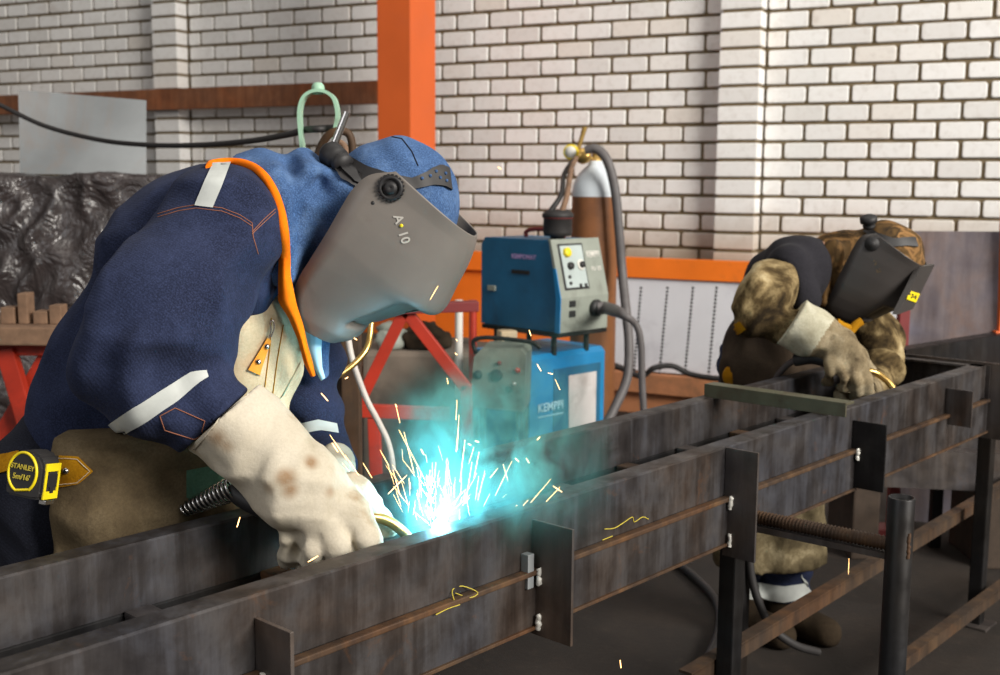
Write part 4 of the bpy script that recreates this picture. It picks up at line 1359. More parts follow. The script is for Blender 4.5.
# rusty square post and the two thin lines hanging behind the bending welder
c = P(352, 400, 2.95)
t = thing('rusty_post', 'rusty square steel post behind the bending welder', 'post', (c.x, 2.95, 0))
MB().box((c.x, 2.95, P(352, 322, 2.95).z / 2), (0.024, 0, 0), (0, 0.024, 0), (0, 0, P(352, 322, 2.95).z / 2 - 0.004), 0.004).build('shaft', M['steel_rust'], t)
MB().box((c.x, 2.95, 0.005), (0.07, 0, 0), (0, 0.07, 0), (0, 0, 0.005), 0.001).build('base_plate', M['steel_dark'], t)
cb = spline([P(346, 300, 2.75), P(348, 335, 2.72), P(353, 362, 2.7), P(366, 398, 2.7), P(380, 425, 2.68), P(389, 446, 2.66), P(393, 475, 2.64), P(390, 520, 2.62), P(380, 600, 2.6)], 8)
tag(MB().tube(cb, 0.0075, 8).build('pale_cable', M['white_cable'], loc=tuple(cb[0])), 'thin pale cable hanging down behind the grey mask', 'cable')
cb = spline([P(372, 310, 2.5), P(370, 335, 2.48), P(366, 350, 2.46), P(354, 364, 2.44), P(338, 376, 2.42), P(325, 384, 2.4)], 8)
tag(MB().tube(cb, 0.0068, 10).build('golden_hose', M['brass'], loc=tuple(cb[0])), 'golden hose curving down from behind the grey mask to the raised sleeve', 'hose')
# ------------------------------------------------------------------ the bending welder (nearest person)
def bounds(pts, pad):
    a = np.array([tuple(p) for p in pts])
    return a.min(0) - pad, a.max(0) + pad


def C(sdf, a, b, ra, rb, k=0.02):
    """round cone between two (x, y, Y) pixel points with pixel radii"""
    pa, pb = P(*a), P(*b)
    sdf.add(sdf.cone(pa, pb, pr(ra, a[2]), pr(rb, b[2])), k)
    return pa, pb


hip = P(85, 455, 1.92)
base1 = Vector((hip.x, hip.y, 0))
# body ------------------------------------------------------------
lo, hi = bounds([P(20, 480, 1.75), P(460, 130, 2.2), P(420, 540, 1.7), (hip.x - 0.2, 1.75, 0.0), (hip.x + 0.3, 2.2, 0.0)], 0.05)
lo[2] = -0.01
S = SDF(lo, hi, 0.012)
sh = P(215, 250, 1.97)
C(S, (85, 455, 1.95), (120, 380, 1.97), 36, 36)
C(S, (120, 380, 1.97), (215, 260, 1.98), 36, 44, 0.03)
C(S, (215, 255, 1.80), (250, 262, 2.12), 26, 26, 0.03)          # shoulders
C(S, (225, 250, 1.80), (140, 345, 1.72), 27, 24, 0.02)          # upper arm
C(S, (140, 345, 1.72), (300, 490, 1.70), 24, 16, 0.015)
C(S, (255, 265, 2.11), (304, 356, 2.16), 24, 16, 0.02)
C(S, (304, 356, 2.16), (316, 425, 2.08), 14, 11, 0.015)
C(S, (245, 235, 1.98), (330, 215, 2.0), 34, 30, 0.03)           # neck
S.add(S.ell(P(385, 212, 2.0), (0.088, 0.075, 0.1), Matrix.Rotation(R(-40), 3, 'Y')), 0.03)
S.add(S.cone(P(372, 245, 2.0), P(360, 285, 2.0), 0.06, 0.035), 0.03)      # jaw
S.add(S.cone(P(412, 262, 2.0), P(405, 280, 2.0), 0.012, 0.014), 0.012)    # nose
for dy in (-0.03, 0.03):
    e = P(428, 243, 2.0) + Vector((0, dy, 0)); S.add(S.ell(e, (0.014, 0.016, 0.012)), 0.006)
for Yl, dx in ((1.87, 0.02), (2.05, -0.03)):
    kn = Vector((hip.x + dx + 0.03, Yl, 0.50)); an = Vector((hip.x + dx - 0.03, Yl, 0.09))
    S.add(S.cone((hip.x, Yl * 0.5 + 0.97, 0.9), kn, 0.07, 0.05), 0.04)
    S.add(S.cone(kn, an, 0.056, 0.04), 0.03)
    S.add(S.cone(an - UP * 0.03, an + Vector((0.13, 0, -0.055)), 0.045, 0.032), 0.02)
body1 = link('person', S.mesh('person_body'), M['skin'], loc=base1)
tag(body1, 'person in navy denim jacket, blue denim hood and grey welding mask bending over the bench', 'person')

# trousers, boots --------------------------------------------------
lo, hi = bounds([P(-60, 440, 1.7), P(220, 600, 2.2), (hip.x - 0.25, 1.7, 0.03), (hip.x + 0.3, 2.25, 0.05)], 0.08)
lo[2] = 0.02
S = SDF(lo, hi, 0.009)
C(S, (42, 520, 1.93), (105, 460, 1.96), 60, 62)
C(S, (72, 440, 1.95), (105, 425, 1.96), 46, 50, 0.03)
for Yl, dx in ((1.87, 0.02), (2.05, -0.03)):
    kn = Vector((hip.x + dx + 0.03, Yl, 0.50)); an = Vector((hip.x + dx - 0.03, Yl, 0.10))
    S.add(S.cone((hip.x - 0.07, Yl + 0.02, 0.86), kn, 0.10, 0.08), 0.04)
    S.add(S.cone(kn, an, 0.085, 0.075), 0.03)
S.folds((hip.x, 1.9, 0.8), (0.3, 0, 1), 60, 0.004)
S.noise(9, 0.008, 4, True)
S.cut((0, 0, 0.06), (0, 0, -1))
me = S.mesh('trousers'); bv_tr = bvh_of(me)
link('trousers', me, M['jacket_dark'], body1)
for Yl, dx in ((1.87, 0.02), (2.05, -0.03)):
    an = Vector((hip.x + dx - 0.03, Yl, 0.0))
    S = SDF(an - Vector((0.12, 0.09, 0.02)), an + Vector((0.27, 0.09, 0.2)), 0.007)
    S.add(S.cone(an + UP * 0.17, an + UP * 0.07, 0.052, 0.055), 0.02)
    S.add(S.cone(an + UP * 0.05 - Vector((0.03, 0, 0)), an + Vector((0.16, 0, 0.04)), 0.052, 0.045), 0.04)
    S.cut((0, 0, 0.004), (0, 0, -1))
    link('boot', S.mesh('boot'), M['boots'], body1)

# leather apron: chest bib and skirt -------------------------------
lo, hi = bounds([P(50, 400, 1.62), P(330, 280, 2.1), P(320, 520, 1.62), P(60, 600, 1.65), (-0.5, 1.68, 0.55)], 0.07)
S = SDF(lo, hi, 0.0065)
C(S, (112, 455, 1.87), (225, 445, 1.95), 78, 66, 0.03)
C(S, (120, 475, 1.86), (240, 460, 1.95), 74, 62, 0.03)
C(S, (110, 520, 1.84), (240, 495, 1.96), 72, 52, 0.03)
C(S, (108, 590, 1.83), (225, 560, 1.98), 78, 50, 0.03)
S.folds(P(150, 470, 1.75), (P(170, 520, 1.75) - P(120, 470, 1.75)), 48, 0.006, S.near(P(110, 520, 1.75), 0.16), 9, 7)
S.noise(11, 0.009, 21, True)
S.cut(P(60, 500, 1.79), P(30, 500, 1.79) - P(60, 500, 1.79))
S.cut((0, 0, 0.56), (0, 0, -1))
S.cut(P(80, 438, 1.76), (0.0, 0, 1))
# the skirt hangs clear of the far beam
S.cut(BP(0, GAP + 0.052, 0.5), -BN)
me = S.mesh('apron_skirt'); bv_ap = bvh_of(me)
apron = link('apron_skirt', me, M['apron'], body1)
pts = [(58, 457), (80, 456), (93, 470), (80, 485), (58, 486)]
tb = strip(bv_ap, [(60, 456), (79, 457), (93, 470)], [(60, 487), (79, 484), (93, 471)], 10, 6, 0.003, 0.003, 1.75)
tab = tag(tb.build('belt_tab', M['tab'], apron), 'ochre leather tab with a stud')
q = hit(bv_ap, 67, 470, 0.003, 1.75)
MB().lathe(q, (CAM - q), [(0, 0.004), (0.003, 0.0035), (0.0048, 0.0015), (0.005, 0)], 14).build('stud', M['chrome'], tab)
line_on(bv_ap, [(60, 459), (78, 459.5), (90, 470), (78, 482), (60, 484)], 0.0008, 0.004, 6, 5, 1.75).build('stitching', M['bib'], tab)

tag(strip(bv_ap, [(186, 470), (208, 466), (240, 472)], [(186, 497), (208, 502), (240, 500)], 10, 5, 0.003, 0.002, 1.76).build('cloth_patch', M['green_cloth'], apron), 'grey-green cloth patch')
lo, hi = bounds([P(200, 290, 1.85), P(330, 280, 2.12), P(320, 440, 1.85), P(200, 420, 2.1)], 0.04)
S = SDF(lo, hi, 0.006)
C(S, (232, 330, 1.97), (262, 366, 1.985), 44, 40)
C(S, (240, 320, 1.96), (288, 330, 1.99), 44, 26, 0.03)
C(S, (240, 380, 1.96), (258, 420, 1.96), 40, 30, 0.03)
S.noise(7, 0.004, 31, True)
me = S.mesh('apron_bib'); bv_bib = bvh_of(me)
bib = tag(link('apron_bib', me, M['bib'], body1), 'pale cream leather chest bib')
# the ochre strap with rivets and its chain link
st_ = strip(bv_bib, [(266, 337), (248, 370)], [(270, 340), (259, 375)], 10, 4, 0.006, 0.003, 1.92)
stp_ = tag(st_.build('strap', M['strap_orange'], bib), 'ochre strap with steel rivets')
for x, y in ((265.5, 345.5), (257.5, 362)):
    q = hit(bv_bib, x, y, 0.007, 1.92)
    MB().lathe(q, (CAM - q), [(0, 0.004), (0.003, 0.0035), (0.0048, 0.0015), (0.005, 0)], 14).build('rivet', M['chrome'], stp_)
rp_ = [hit(bv_bib, x, y, 0.008, 1.92) for x, y in ((267, 336), (269, 330), (268, 323), (271, 321), (272, 328), (269, 336))]
MB().tube(spline(rp_, 5), 0.0013, 6).build('chain_link', M['chrome'], stp_)
for pl in ([(271, 318), (270, 345), (264, 392)], [(283, 325), (277, 360), (272, 398)]):
    line_on(bv_bib, pl, 0.0009, 0.001, 8, 5, 1.92).build('seam', M['tab'], bib)
# pale edge of the bib lining
eg = strip(bv_bib, [(300, 362), (288, 384), (276, 405)], [(293, 375), (283, 395), (273, 404)], 8, 3, 0.002, 0.002, 1.92)
eg.build('lining_edge', M['mint'], bib)

# jacket ------------------------------------------------------------
lo, hi = bounds([P(20, 460, 1.6), P(300, 140, 2.2), P(380, 470, 1.9), P(20, 300, 2.2), P(340, 460, 2.15)], 0.05)
S = SDF(lo, hi, 0.006)
C(S, (102, 402, 1.95), (190, 266, 1.97), 64, 84, 0.0)
C(S, (192, 268, 1.97), (236, 222, 1.97), 80, 60, 0.04)
C(S, (90, 434, 1.92), (120, 424, 1.94), 54, 56, 0.03)                 # hem blouses out
C(S, (215, 255, 1.97), (246, 262, 1.90), 58, 40, 0.03)
C(S, (226, 228, 1.85), (160, 322, 1.73), 60, 68, 0.014)                # near sleeve
C(S, (160, 322, 1.73), (138, 362, 1.71), 68, 55, 0.04)
C(S, (138, 362, 1.71), (214, 424, 1.70), 55, 42, 0.03)
C(S, (255, 270, 2.12), (304, 356, 2.16), 50, 34, 0.03)                # far sleeve
C(S, (304, 356, 2.16), (311, 404, 2.10), 34, 27, 0.02)
C(S, (311, 404, 2.10), (321, 440, 2.05), 27, 22, 0.02)
C(S, (321, 440, 2.05), (337, 464, 1.99), 22, 17, 0.02)
el = P(120, 390, 1.66)
armd = (P(216, 418, 1.70) - P(130, 362, 1.70)).normalized()
S.folds(el, armd, 62, 0.010, S.near(P(140, 395, 1.62), 0.13), 7, 5, 1.4)
S.folds(el, armd + Vector((0.3, 0, 0.5)), 85, 0.006, S.near(P(205, 410, 1.66), 0.09), 9, 6, 1.4)
S.folds(P(245, 300, 1.8), (P(262, 290, 1.8) - P(235, 310, 1.8)), 75, 0.007, S.near(P(252, 300, 1.8), 0.11), 5, 8, 1.0)
S.folds(P(90, 330, 1.8), (P(120, 350, 1.8) - P(80, 320, 1.8)), 45, 0.007, S.near(P(95, 340, 1.8), 0.16), 5, 9, 1.2)
S.folds(P(330, 400, 2.1), P(330, 440, 2.1) - P(330, 380, 2.1), 80, 0.007, S.near(P(325, 400, 2.05), 0.14), 6, 10, 1.2)
S.noise((5, 7, 9), 0.010, 41, True).noise(17, 0.0025, 42, True)
hem_o = P(60, 449, 1.9); hem_n = (P(66, 480, 1.9) - P(60, 451, 1.9)).normalized()
hem = (S.X - hem_o.x) * hem_n.x + (S.Y - hem_o.y) * hem_n.y + (S.Z - hem_o.z) * hem_n.z
S.d = np.where(S.X < P(225, 440, 1.95).x, np.maximum(S.d, hem), S.d)
# the neckline: the jacket ends where the orange collar edge runs
na, nb_ = P(209, 237, 1.83), P(204, 296, 1.83)
ax_n = np.array([nb_.x - na.x, nb_.z - na.z]); hh_n = np.clip(((S.X - na.x) * ax_n[0] + (S.Z - na.z) * ax_n[1]) / (ax_n @ ax_n), 0, 1)
neck = np.sqrt((S.X - na.x - ax_n[0] * hh_n) ** 2 + (S.Z - na.z - ax_n[1] * hh_n) ** 2) - (pr(76, 1.83) + (pr(74, 1.83) - pr(76, 1.83)) * hh_n)
nmask = (S.X > P(195, 200, 1.9).x) & (S.Z > P(250, 345, 1.85).z) & (S.Y < 2.07)
S.d = np.where(nmask, np.maximum(S.d, neck), S.d)
cuffp = P(214, 419, 1.70); S_c = (P(230, 436, 1.70) - P(200, 405, 1.70)).normalized()
near_arm = (S.X - cuffp.x) * S_c.x + (S.Y - cuffp.y) * S_c.y + (S.Z - cuffp.z) * S_c.z
ball = (S.X - cuffp.x) ** 2 + (S.Y - cuffp.y) ** 2 + (S.Z - cuffp.z) ** 2 < 0.13 ** 2
S.d = np.where(ball, np.maximum(S.d, near_arm - 0.004), S.d)
me = S.mesh('jacket'); bv_j = bvh_of(me)
jacket = link('jacket', me, M['jacket'], body1)
tag(strip(bv_j, [(213, 164), (204, 184), (195, 206)], [(231, 163), (223, 184), (213, 208)], 14, 6, 0.0025, 0.003, 1.9).build('shoulder_stripe', M['reflect'], jacket), 'silver reflective stripe over the shoulder')
tag(strip(bv_j, [(108, 425), (135, 406), (165, 388), (192, 371), (206, 370)], [(119, 437), (150, 419), (176, 402), (200, 382), (208, 377)], 22, 6, 0.003, 0.003, 1.66).build('sleeve_stripe', M['reflect'], jacket), 'silver reflective stripe around the sleeve')
tag(strip(bv_j, [(300, 424), (318, 420), (336, 424)], [(304, 434), (320, 431), (338, 434)], 8, 3, 0.003, 0.003, 2.05).build('far_sleeve_stripe', M['reflect'], jacket), 'silver reflective stripe on the far sleeve')
for dx in (0, 3.2):
    line_on(bv_j, [(158, 214 + dx), (178, 208 + dx), (196, 205 + dx), (222, 208 + dx), (240, 215 + dx), (252, 223 + dx)], 0.0007, 0.0006, 8, 5, 1.9).build('stitching', M['stitch'], jacket)
    line_on(bv_j, [(252, 232 + dx * 0.6), (263, 220 + dx), (275, 209 + dx)], 0.0007, 0.0006, 8, 5, 1.9).build('stitching', M['stitch'], jacket)
line_on(bv_j, [(252, 223), (253, 237), (258, 254)], 0.0007, 0.0006, 8, 5, 1.9).build('stitching', M['stitch'], jacket)
line_on(bv_j, [(160, 416), (175, 408), (205, 421), (199, 441), (165, 430), (160, 416)], 0.0008, 0.0008, 6, 5, 1.66).build('stitching', M['stitch'], jacket)

# hood --------------------------------------------------------------
lo, hi = bounds([P(235, 135, 1.85), P(470, 130, 2.15), P(310, 380, 1.9), P(470, 300, 2.15)], 0.03)
S = SDF(lo, hi, 0.005)
hd = P(392, 206, 2.0)
S.add(S.ell(P(396, 205, 2.0), (pr(62, 2.0), 0.098, pr(66, 2.0)), Matrix.Rotation(R(18), 3, 'Y')), 0)
C(S, (385, 235, 2.0), (370, 285, 2.0), 48, 36, 0.03)
C(S, (375, 212, 2.01), (318, 222, 2.01), 54, 57, 0.03)
C(S, (318, 220, 2.01), (262, 215, 1.98), 57, 62, 0.03)
C(S, (276, 205, 1.905), (282, 268, 1.905), 38, 20, 0.02)
C(S, (280, 230, 1.96), (303, 300, 2.03), 34, 16, 0.03)
C(S, (318, 330, 2.02), (322, 372, 2.04), 15, 7, 0.02)
# hanging folds of the cape
for pl, rr_ in (([(262, 160, 1.97), (280, 182, 1.90), (287, 215, 1.874), (288, 246, 1.874)], 11), ([(302, 160, 1.97), (310, 176, 1.915), (309, 198, 1.91), (312, 230, 1.94), (310, 250, 1.96)], 12), ([(322, 180, 1.94), (345, 188, 1.925), (332, 208, 1.93), (322, 235, 1.94)], 11)):
    for i in range(len(pl) - 1): C(S, pl[i], pl[i + 1], rr_, rr_, 0.018)
for pl in ([(287, 160, 1.94), (297, 180, 1.865), (300, 215, 1.865), (303, 250, 1.87)], [(320, 182, 1.91), (316, 190, 1.89), (326, 193, 1.89)]):
    for i in range(len(pl) - 1): S.sub(S.cone(P(*pl[i]), P(*pl[i + 1]), 0.012, 0.012), 0.018)
S.folds(P(395, 160, 2.0), P(420, 160, 2.0) - P(380, 172, 2.0), 90, 0.003, S.near(P(385, 165, 1.93), 0.09), 8, 12)
S.noise(11, 0.0035, 51, True).noise(26, 0.001, 52)
me = S.mesh('hood'); bv_h = bvh_of(me)
hood = link('hood', me, M['hood'], body1)
line_on(bv_h, [(392, 137), (402, 139), (412, 152), (418, 166)], 0.0012, 0.0006, 8, 5, 2.0).build('cap_seam', M['jacket_dark'], hood)

# orange collar edge --------------------------------------------------
bv_jh = bvh_of(jacket.data, hood.data) if False else None
pc = [(208, 170, 1.95), (207, 160, 1.95), (214, 161.5, 1.93), (240, 161.5, 1.90), (256, 168, 1.875), (268, 180, 1.845), (277, 198, 1.825), (282, 220, 1.815), (284, 245, 1.815), (284, 268, 1.82), (283, 290, 1.83)]
pc = [(209, 167), (208, 160), (215, 161), (228, 161.5), (242, 162), (256, 168), (267, 179), (275, 194), (281, 214), (284, 236), (285, 256)]
bv_c = bvh_of(jacket.data.copy(), hood.data.copy())
off_ = base1
tmpj = jacket.data.copy(); tmpj.transform(Matrix.Translation(base1)); tmph = hood.data.copy(); tmph.transform(Matrix.Translation(base1))
bv_c = bvh_of(tmpj, tmph)
raw = []
for i in range(61):
    x_, y_ = lerp2(pc, i / 60); raw.append(hit(bv_c, x_, y_, 0.0, 1.92))
prev = raw[:]
for _ in range(6):
    prev = [prev[0]] + [(prev[i - 1] + prev[i] * 2 + prev[i + 1]) / 4 for i in range(1, 60)] + [prev[-1]]
cp_ = [p - ray(*PX(p)).normalized() * 0.006 for p in prev]
mb = MB(); rr = [0.0055 + 0.0035 * min(1, i / 50) for i in range(len(cp_))]
mb.tube(cp_, rr, 10)
Y_c = cp_[-1].y
A_ = [(279, 250), (278, 275), (278, 302), (288, 317), (298, 340), (304, 364), (311, 377)]
B_ = [(290, 250), (290, 275), (296, 305), (303, 326), (307, 345), (312, 362), (315, 376)]
G = []
for i in range(25):
    t_ = i / 24; a_, b_ = lerp2(A_, t_), lerp2(B_, t_)
    Yd = Y_c + 0.05 * t_
    G.append([P(a_[0] + (b_[0] - a_[0]) * j / 6, a_[1] + (b_[1] - a_[1]) * j / 6, Yd - 0.012 * math.sin(math.pi * j / 6)) for j in range(7)])
mb.grid(G)
G2 = [[p + Vector((0, 0.006, 0)) for p in r_] for r_ in G]; mb.grid(G2)
tag(mb.build('collar_edge', M['orange_cloth'], jacket), 'bright orange collar edging')
# pale turned-back tip of the hood by the collar
G = []
A_ = [(304, 330), (308, 350), (316, 372), (321, 381)]; B_ = [(322, 333), (321, 350), (322, 368), (325, 378)]
for i in range(9):
    a_, b_ = lerp2(A_, i / 8), lerp2(B_, i / 8)
    G.append([P(a_[0] + (b_[0] - a_[0]) * j / 4, a_[1] + (b_[1] - a_[1]) * j / 4, 1.935 - 0.006 * math.sin(math.pi * j / 4)) for j in range(5)])
mb = MB().grid(G); mb.grid([[p + Vector((0, 0.004, 0)) for p in r_] for r_ in G])
tag(mb.build('turned_tip', M['white_cyan'], hood), 'pale frayed tip of the hood')


# the welding mask ----------------------------------------------------
def make_mask(parent, secs, H, yaw, w, mats, nsec=34, nphi=72, nexp=3.2, recess=(3.35, 6.3), Ynear=None, rec=0.004):
    fd = Vector((math.cos(yaw), -math.sin(yaw), 0)); L = Vector((math.sin(yaw), math.cos(yaw), 0))

    def onplane(x, y, off):
        d = ray(x, y); t_ = (H + L * off - CAM).dot(L) / d.dot(L); return CAM + d * t_
    Bs, Fs, Ws = [], [], []
    for bx, by, fx, fy, k in secs:
        ww = w * k
        Bs.append(onplane(bx, by, -ww) + L * ww); Fs.append(onplane(fx, fy, 0)); Ws.append(ww)
    m = 10
    Bs_, Fs_ = spline(Bs, m), spline(Fs, m)
    Wl = [Ws[min(int(i / m), len(Ws) - 2)] * (1 - (i / m - min(int(i / m), len(Ws) - 2))) + Ws[min(int(i / m) + 1, len(Ws) - 1)] * (i / m - min(int(i / m), len(Ws) - 2)) for i in range(len(Bs_))]
    G = []
    for i in range(len(Bs_)):
        rw = []
        ch = Fs_[i] - Bs_[i]
        for j in range(nphi + 1):
            ph = -math.pi / 2 + math.pi * j / nphi
            a_ = abs(math.cos(ph)) ** (2 / nexp); l_ = math.copysign(abs(math.sin(ph)) ** (2 / nexp), ph)
            p = Bs_[i] + ch * a_ + L * (Wl[i] * l_)
            t_ = i / m
            if recess[0] < t_ < recess[1] and a_ > 0.80:
                e = min(1, (t_ - recess[0]) / 0.15, (recess[1] - t_) / 0.15, (a_ - 0.80) / 0.015)
                p -= ch.normalized() * rec * e + L * (math.copysign(0.032, l_) * min(1, abs(l_) / 0.5) * e)
            rw.append(p)
        G.append(rw)
    mb = MB(); mb.grid(G)
    me = mb.mesh('mask_shell')
    bv = bvh_of(me)
    sh_ = link('welding_mask', me, mats[0], parent)
    so = sh_.modifiers.new('thickness', 'SOLIDIFY'); so.thickness = 0.003; so.offset = -1
    # dark glass behind the opening
    i0, i1 = int((recess[0] + 0.35) * m), int((recess[1] - 0.35) * m)
    jj = [j for j in range(nphi + 1) if abs(math.sin(-math.pi / 2 + math.pi * j / nphi)) ** (2 / nexp) < 0.5]
    GG = []
    for i in (i0, (i0 + i1) // 2, i1):
        ch = (Fs_[i] - Bs_[i]).normalized()
        GG.append([G[i][j] + ch * 0.002 for j in jj])
    g_ = MB().grid(GG).build('filter_glass', mats[1], sh_)
    return sh_, bv, G, L, fd


secs = [(396, 171.5, 475, 235, 1.0), (370, 175, 472.5, 248, 1.0), (353, 189, 466, 265, 1.02), (341, 208, 456, 284, 1.03), (326, 234, 441, 310, 1.02), (311, 258, 421, 309, 0.98), (300, 276, 396, 316, 0.92), (294.5, 292, 369, 324, 0.86), (296, 312, 357, 335, 0.8), (304, 329, 341, 338.5, 0.7)]
Hc = P(388, 225, 1.985)
mask, bv_m, GM, LM, FD = make_mask(body1, secs, Hc, R(3), 0.12, (M['mask'], M['glass_dark']), recess=(4.3, 7.25))
tag(mask, 'grey welding mask with a round side knob')
q = hit(bv_m, 391, 188); nrm = (CAM - q).normalized(); nrm = (nrm * 0.35 - LM).normalized()
kr = pr(13, q.y)
mb = MB().lathe(q - nrm * 0.004, nrm, [(kr * 0.55, 0.0), (kr, 0.0), (kr, 0.006), (kr * 0.93, 0.012), (kr * 0.72, 0.013), (kr * 0.66, 0.009), (kr * 0.5, 0.009), (kr * 0.46, 0.016), (kr * 0.2, 0.017), (0, 0.015)], 30)
for k in range(20):
    a = k * math.pi / 10; u_ = nrm.orthogonal().normalized(); v_ = nrm.cross(u_)
    d_ = u_ * math.cos(a) + v_ * math.sin(a)
    mb.box(q + d_ * kr + nrm * 0.003, d_ * 0.0016, nrm.cross(d_) * 0.0018, nrm * 0.005)
tag(mb.build('pivot_knob', M['black'], mask), 'black ribbed knob')
q = hit(bv_m, 373, 203)
MB().lathe(q - nrm * 0.001, nrm, [(0.0045, 0), (0.0045, 0.003), (0.002, 0.005), (0, 0.005)], 14).build('rivet', M['black'], mask)
text_on('printed_mark', bv_m, 'A', 398.5, 219, R(72), 13, M['grey_print'], mask, 0.0045, True)
text_on('printed_mark', bv_m, '10', 404, 237, R(72), 13, M['grey_print'], mask, 0.0045, True)
q = hit(bv_m, 401.5, 225.5, 0.004); MB().lathe(q, nrm, [(0.003, 0), (0.003, 0.0012), (0, 0.0012)], 12).build('printed_dot', M['yellow'], mask)

# headgear of the mask
hb = strip(bv_h, [(338, 149), (352, 158), (370, 168), (392, 176), (412, 178), (430, 170), (440, 166), (447, 169)], [(329, 165), (342, 180), (360, 190), (385, 193), (410, 190), (432, 185), (443, 186), (450, 190)], 40, 5, 0.006, 0.004, 1.94)
hbo = tag(hb.build('head_band', M['rubber'], mask), 'black head band')
sl = MB()
for x, y in ((421, 178.5), (428, 176.5), (434, 172), (438, 178), (443, 174), (444, 181)):
    q = hit(bv_h, x, y, 0.0065, 1.94); dr = (CAM - q).normalized()
    sl.lathe(q, dr, [(0.0028, 0), (0.0028, 0.0016), (0, 0.0016)], 10)
sl.build('band_hole', M['hood'], hbo)
bk = strip(bv_h, [(343, 160), (356, 168), (364, 174)], [(340, 172), (352, 183), (360, 186)], 6, 4, 0.011, 0.006, 1.94).build('band_buckle', M['black'], hbo)
q0, q1 = P(345, 166, 1.93), P(323, 147, 1.97)
ax_ = (q1 - q0).normalized()
MB().lathe(q0, ax_, [(0, 0), (0.018, 0), (0.019, 0.012), (0.016, 0.018), (0.021, 0.02), (0.022, 0.045), (0.018, 0.05), (0.014, 0.056), (0, 0.056)], 22).build('ratchet_knob', M['black'], hbo)


# gloves ----------------------------------------------------------------
def fingers(S, chains, k):
    for ch in chains:
        for i in range(len(ch) - 1):
            a, b = ch[i], ch[i + 1]
            S.add(S.cone(P(*a[:3]), P(*b[:3]), pr(a[3], a[2]), pr(b[3], b[2])), k if i == 0 else 0.006)


lo, hi = bounds([P(170, 370, 1.6), P(400, 590, 1.6), P(400, 590, 1.85), P(170, 370, 1.85)], 0.03)
S = SDF(lo, hi, 0.0042)
C(S, (202, 402, 1.70), (264, 447, 1.70), 48, 42, 0)
C(S, (264, 447, 1.70), (300, 488, 1.69), 42, 42, 0.015)
S.add(S.cone(P(298, 490, 1.69), P(318, 520, 1.69), pr(42, 1.69), pr(35, 1.69)), 0.025)
C(S, (330, 497, 1.70), (350, 523, 1.70), 24, 21, 0.02)
# knuckles and curled fingers
fingers(S, [
    [(348, 510, 1.685, 18), (364, 536, 1.672, 13.5), (369, 556, 1.69, 12.5), (356, 566, 1.74, 11), (344, 562, 1.765, 10)],
    [(327, 520, 1.672, 14), (336, 545, 1.652, 11.5), (341, 566, 1.68, 10.5), (332, 574, 1.73, 10), (324, 568, 1.755, 9)],
    [(307, 522, 1.672, 13.5), (311, 547, 1.652, 11), (315, 564, 1.68, 10), (308, 570, 1.725, 9.5), (304, 564, 1.75, 9)],
    [(288, 518, 1.685, 13), (287, 538, 1.668, 10.5), (291, 551, 1.69, 9.5), (290, 557, 1.73, 9), (290, 554, 1.745, 8)]], 0.008)
fingers(S, [[(352, 490, 1.745, 17), (368, 508, 1.775, 13.5), (380, 520, 1.79, 11.5), (387, 527, 1.79, 9)]], 0.014)
S.folds(P(285, 500, 1.66), (P(305, 525, 1.66) - P(285, 505, 1.66)), 150, 0.0035, S.near(P(292, 508, 1.65), 0.05), 14, 15)
S.folds(P(265, 470, 1.66), (P(290, 480, 1.66) - P(250, 450, 1.66)), 60, 0.005, S.near(P(262, 465, 1.66), 0.08), 8, 16, 1.5)
S.sub(S.cone(P(350, 530, 1.648), P(357, 562, 1.655), 0.007, 0.010), 0.006)
S.sub(S.cone(P(322, 536, 1.643), P(328, 568, 1.65), 0.005, 0.008), 0.006)
S.sub(S.cone(P(298, 534, 1.648), P(302, 562, 1.655), 0.005, 0.007), 0.006)
S.sub(S.cone(P(262, 499, 1.66), P(288, 484, 1.635), 0.006, 0.004), 0.012)
S.noise(14, 0.006, 61, True).noise(30, 0.0022, 62, True)
cg_ = P(206, 410, 1.70); dn_ = (P(182, 386, 1.70) - P(222, 428, 1.70))
S.cut(P(217, 422, 1.70), dn_)
me = S.mesh('glove'); bv_g = bvh_of(me)
stn = np.zeros(len(me.vertices), dtype=np.float32)
cos_ = np.zeros(len(me.vertices) * 3, dtype=np.float32); me.vertices.foreach_get('co', cos_); cos_ = cos_.reshape(-1, 3)
for x_, y_, rr_, am_ in ((286, 478, 11, 1.0), (290, 490, 9, 0.9), (311, 462, 8, 1.0), (216, 438, 12, 0.8), (226, 446, 9, 0.6), (330, 492, 7, 0.6), (268, 488, 8, 0.6)):
    c_ = hit(bv_g, x_, y_, 0.0, 1.65); rad_ = pr(rr_, 1.65)
    stn = np.maximum(stn, am_ * np.exp(-((cos_ - np.array(c_)) ** 2).sum(1) / rad_ ** 2))
at_ = me.attributes.new('stain', 'FLOAT', 'POINT'); at_.data.foreach_set('value', stn)
gl = link('glove', me, M['glove'], body1)
tag(gl, 'long cream suede welding glove on the nearer hand')
line_on(bv_g, [(188, 457), (212, 428), (230, 406), (247, 386)], 0.0012, 0.0006, 8, 6, 1.66).build('cuff_hem', M['glove'], gl)

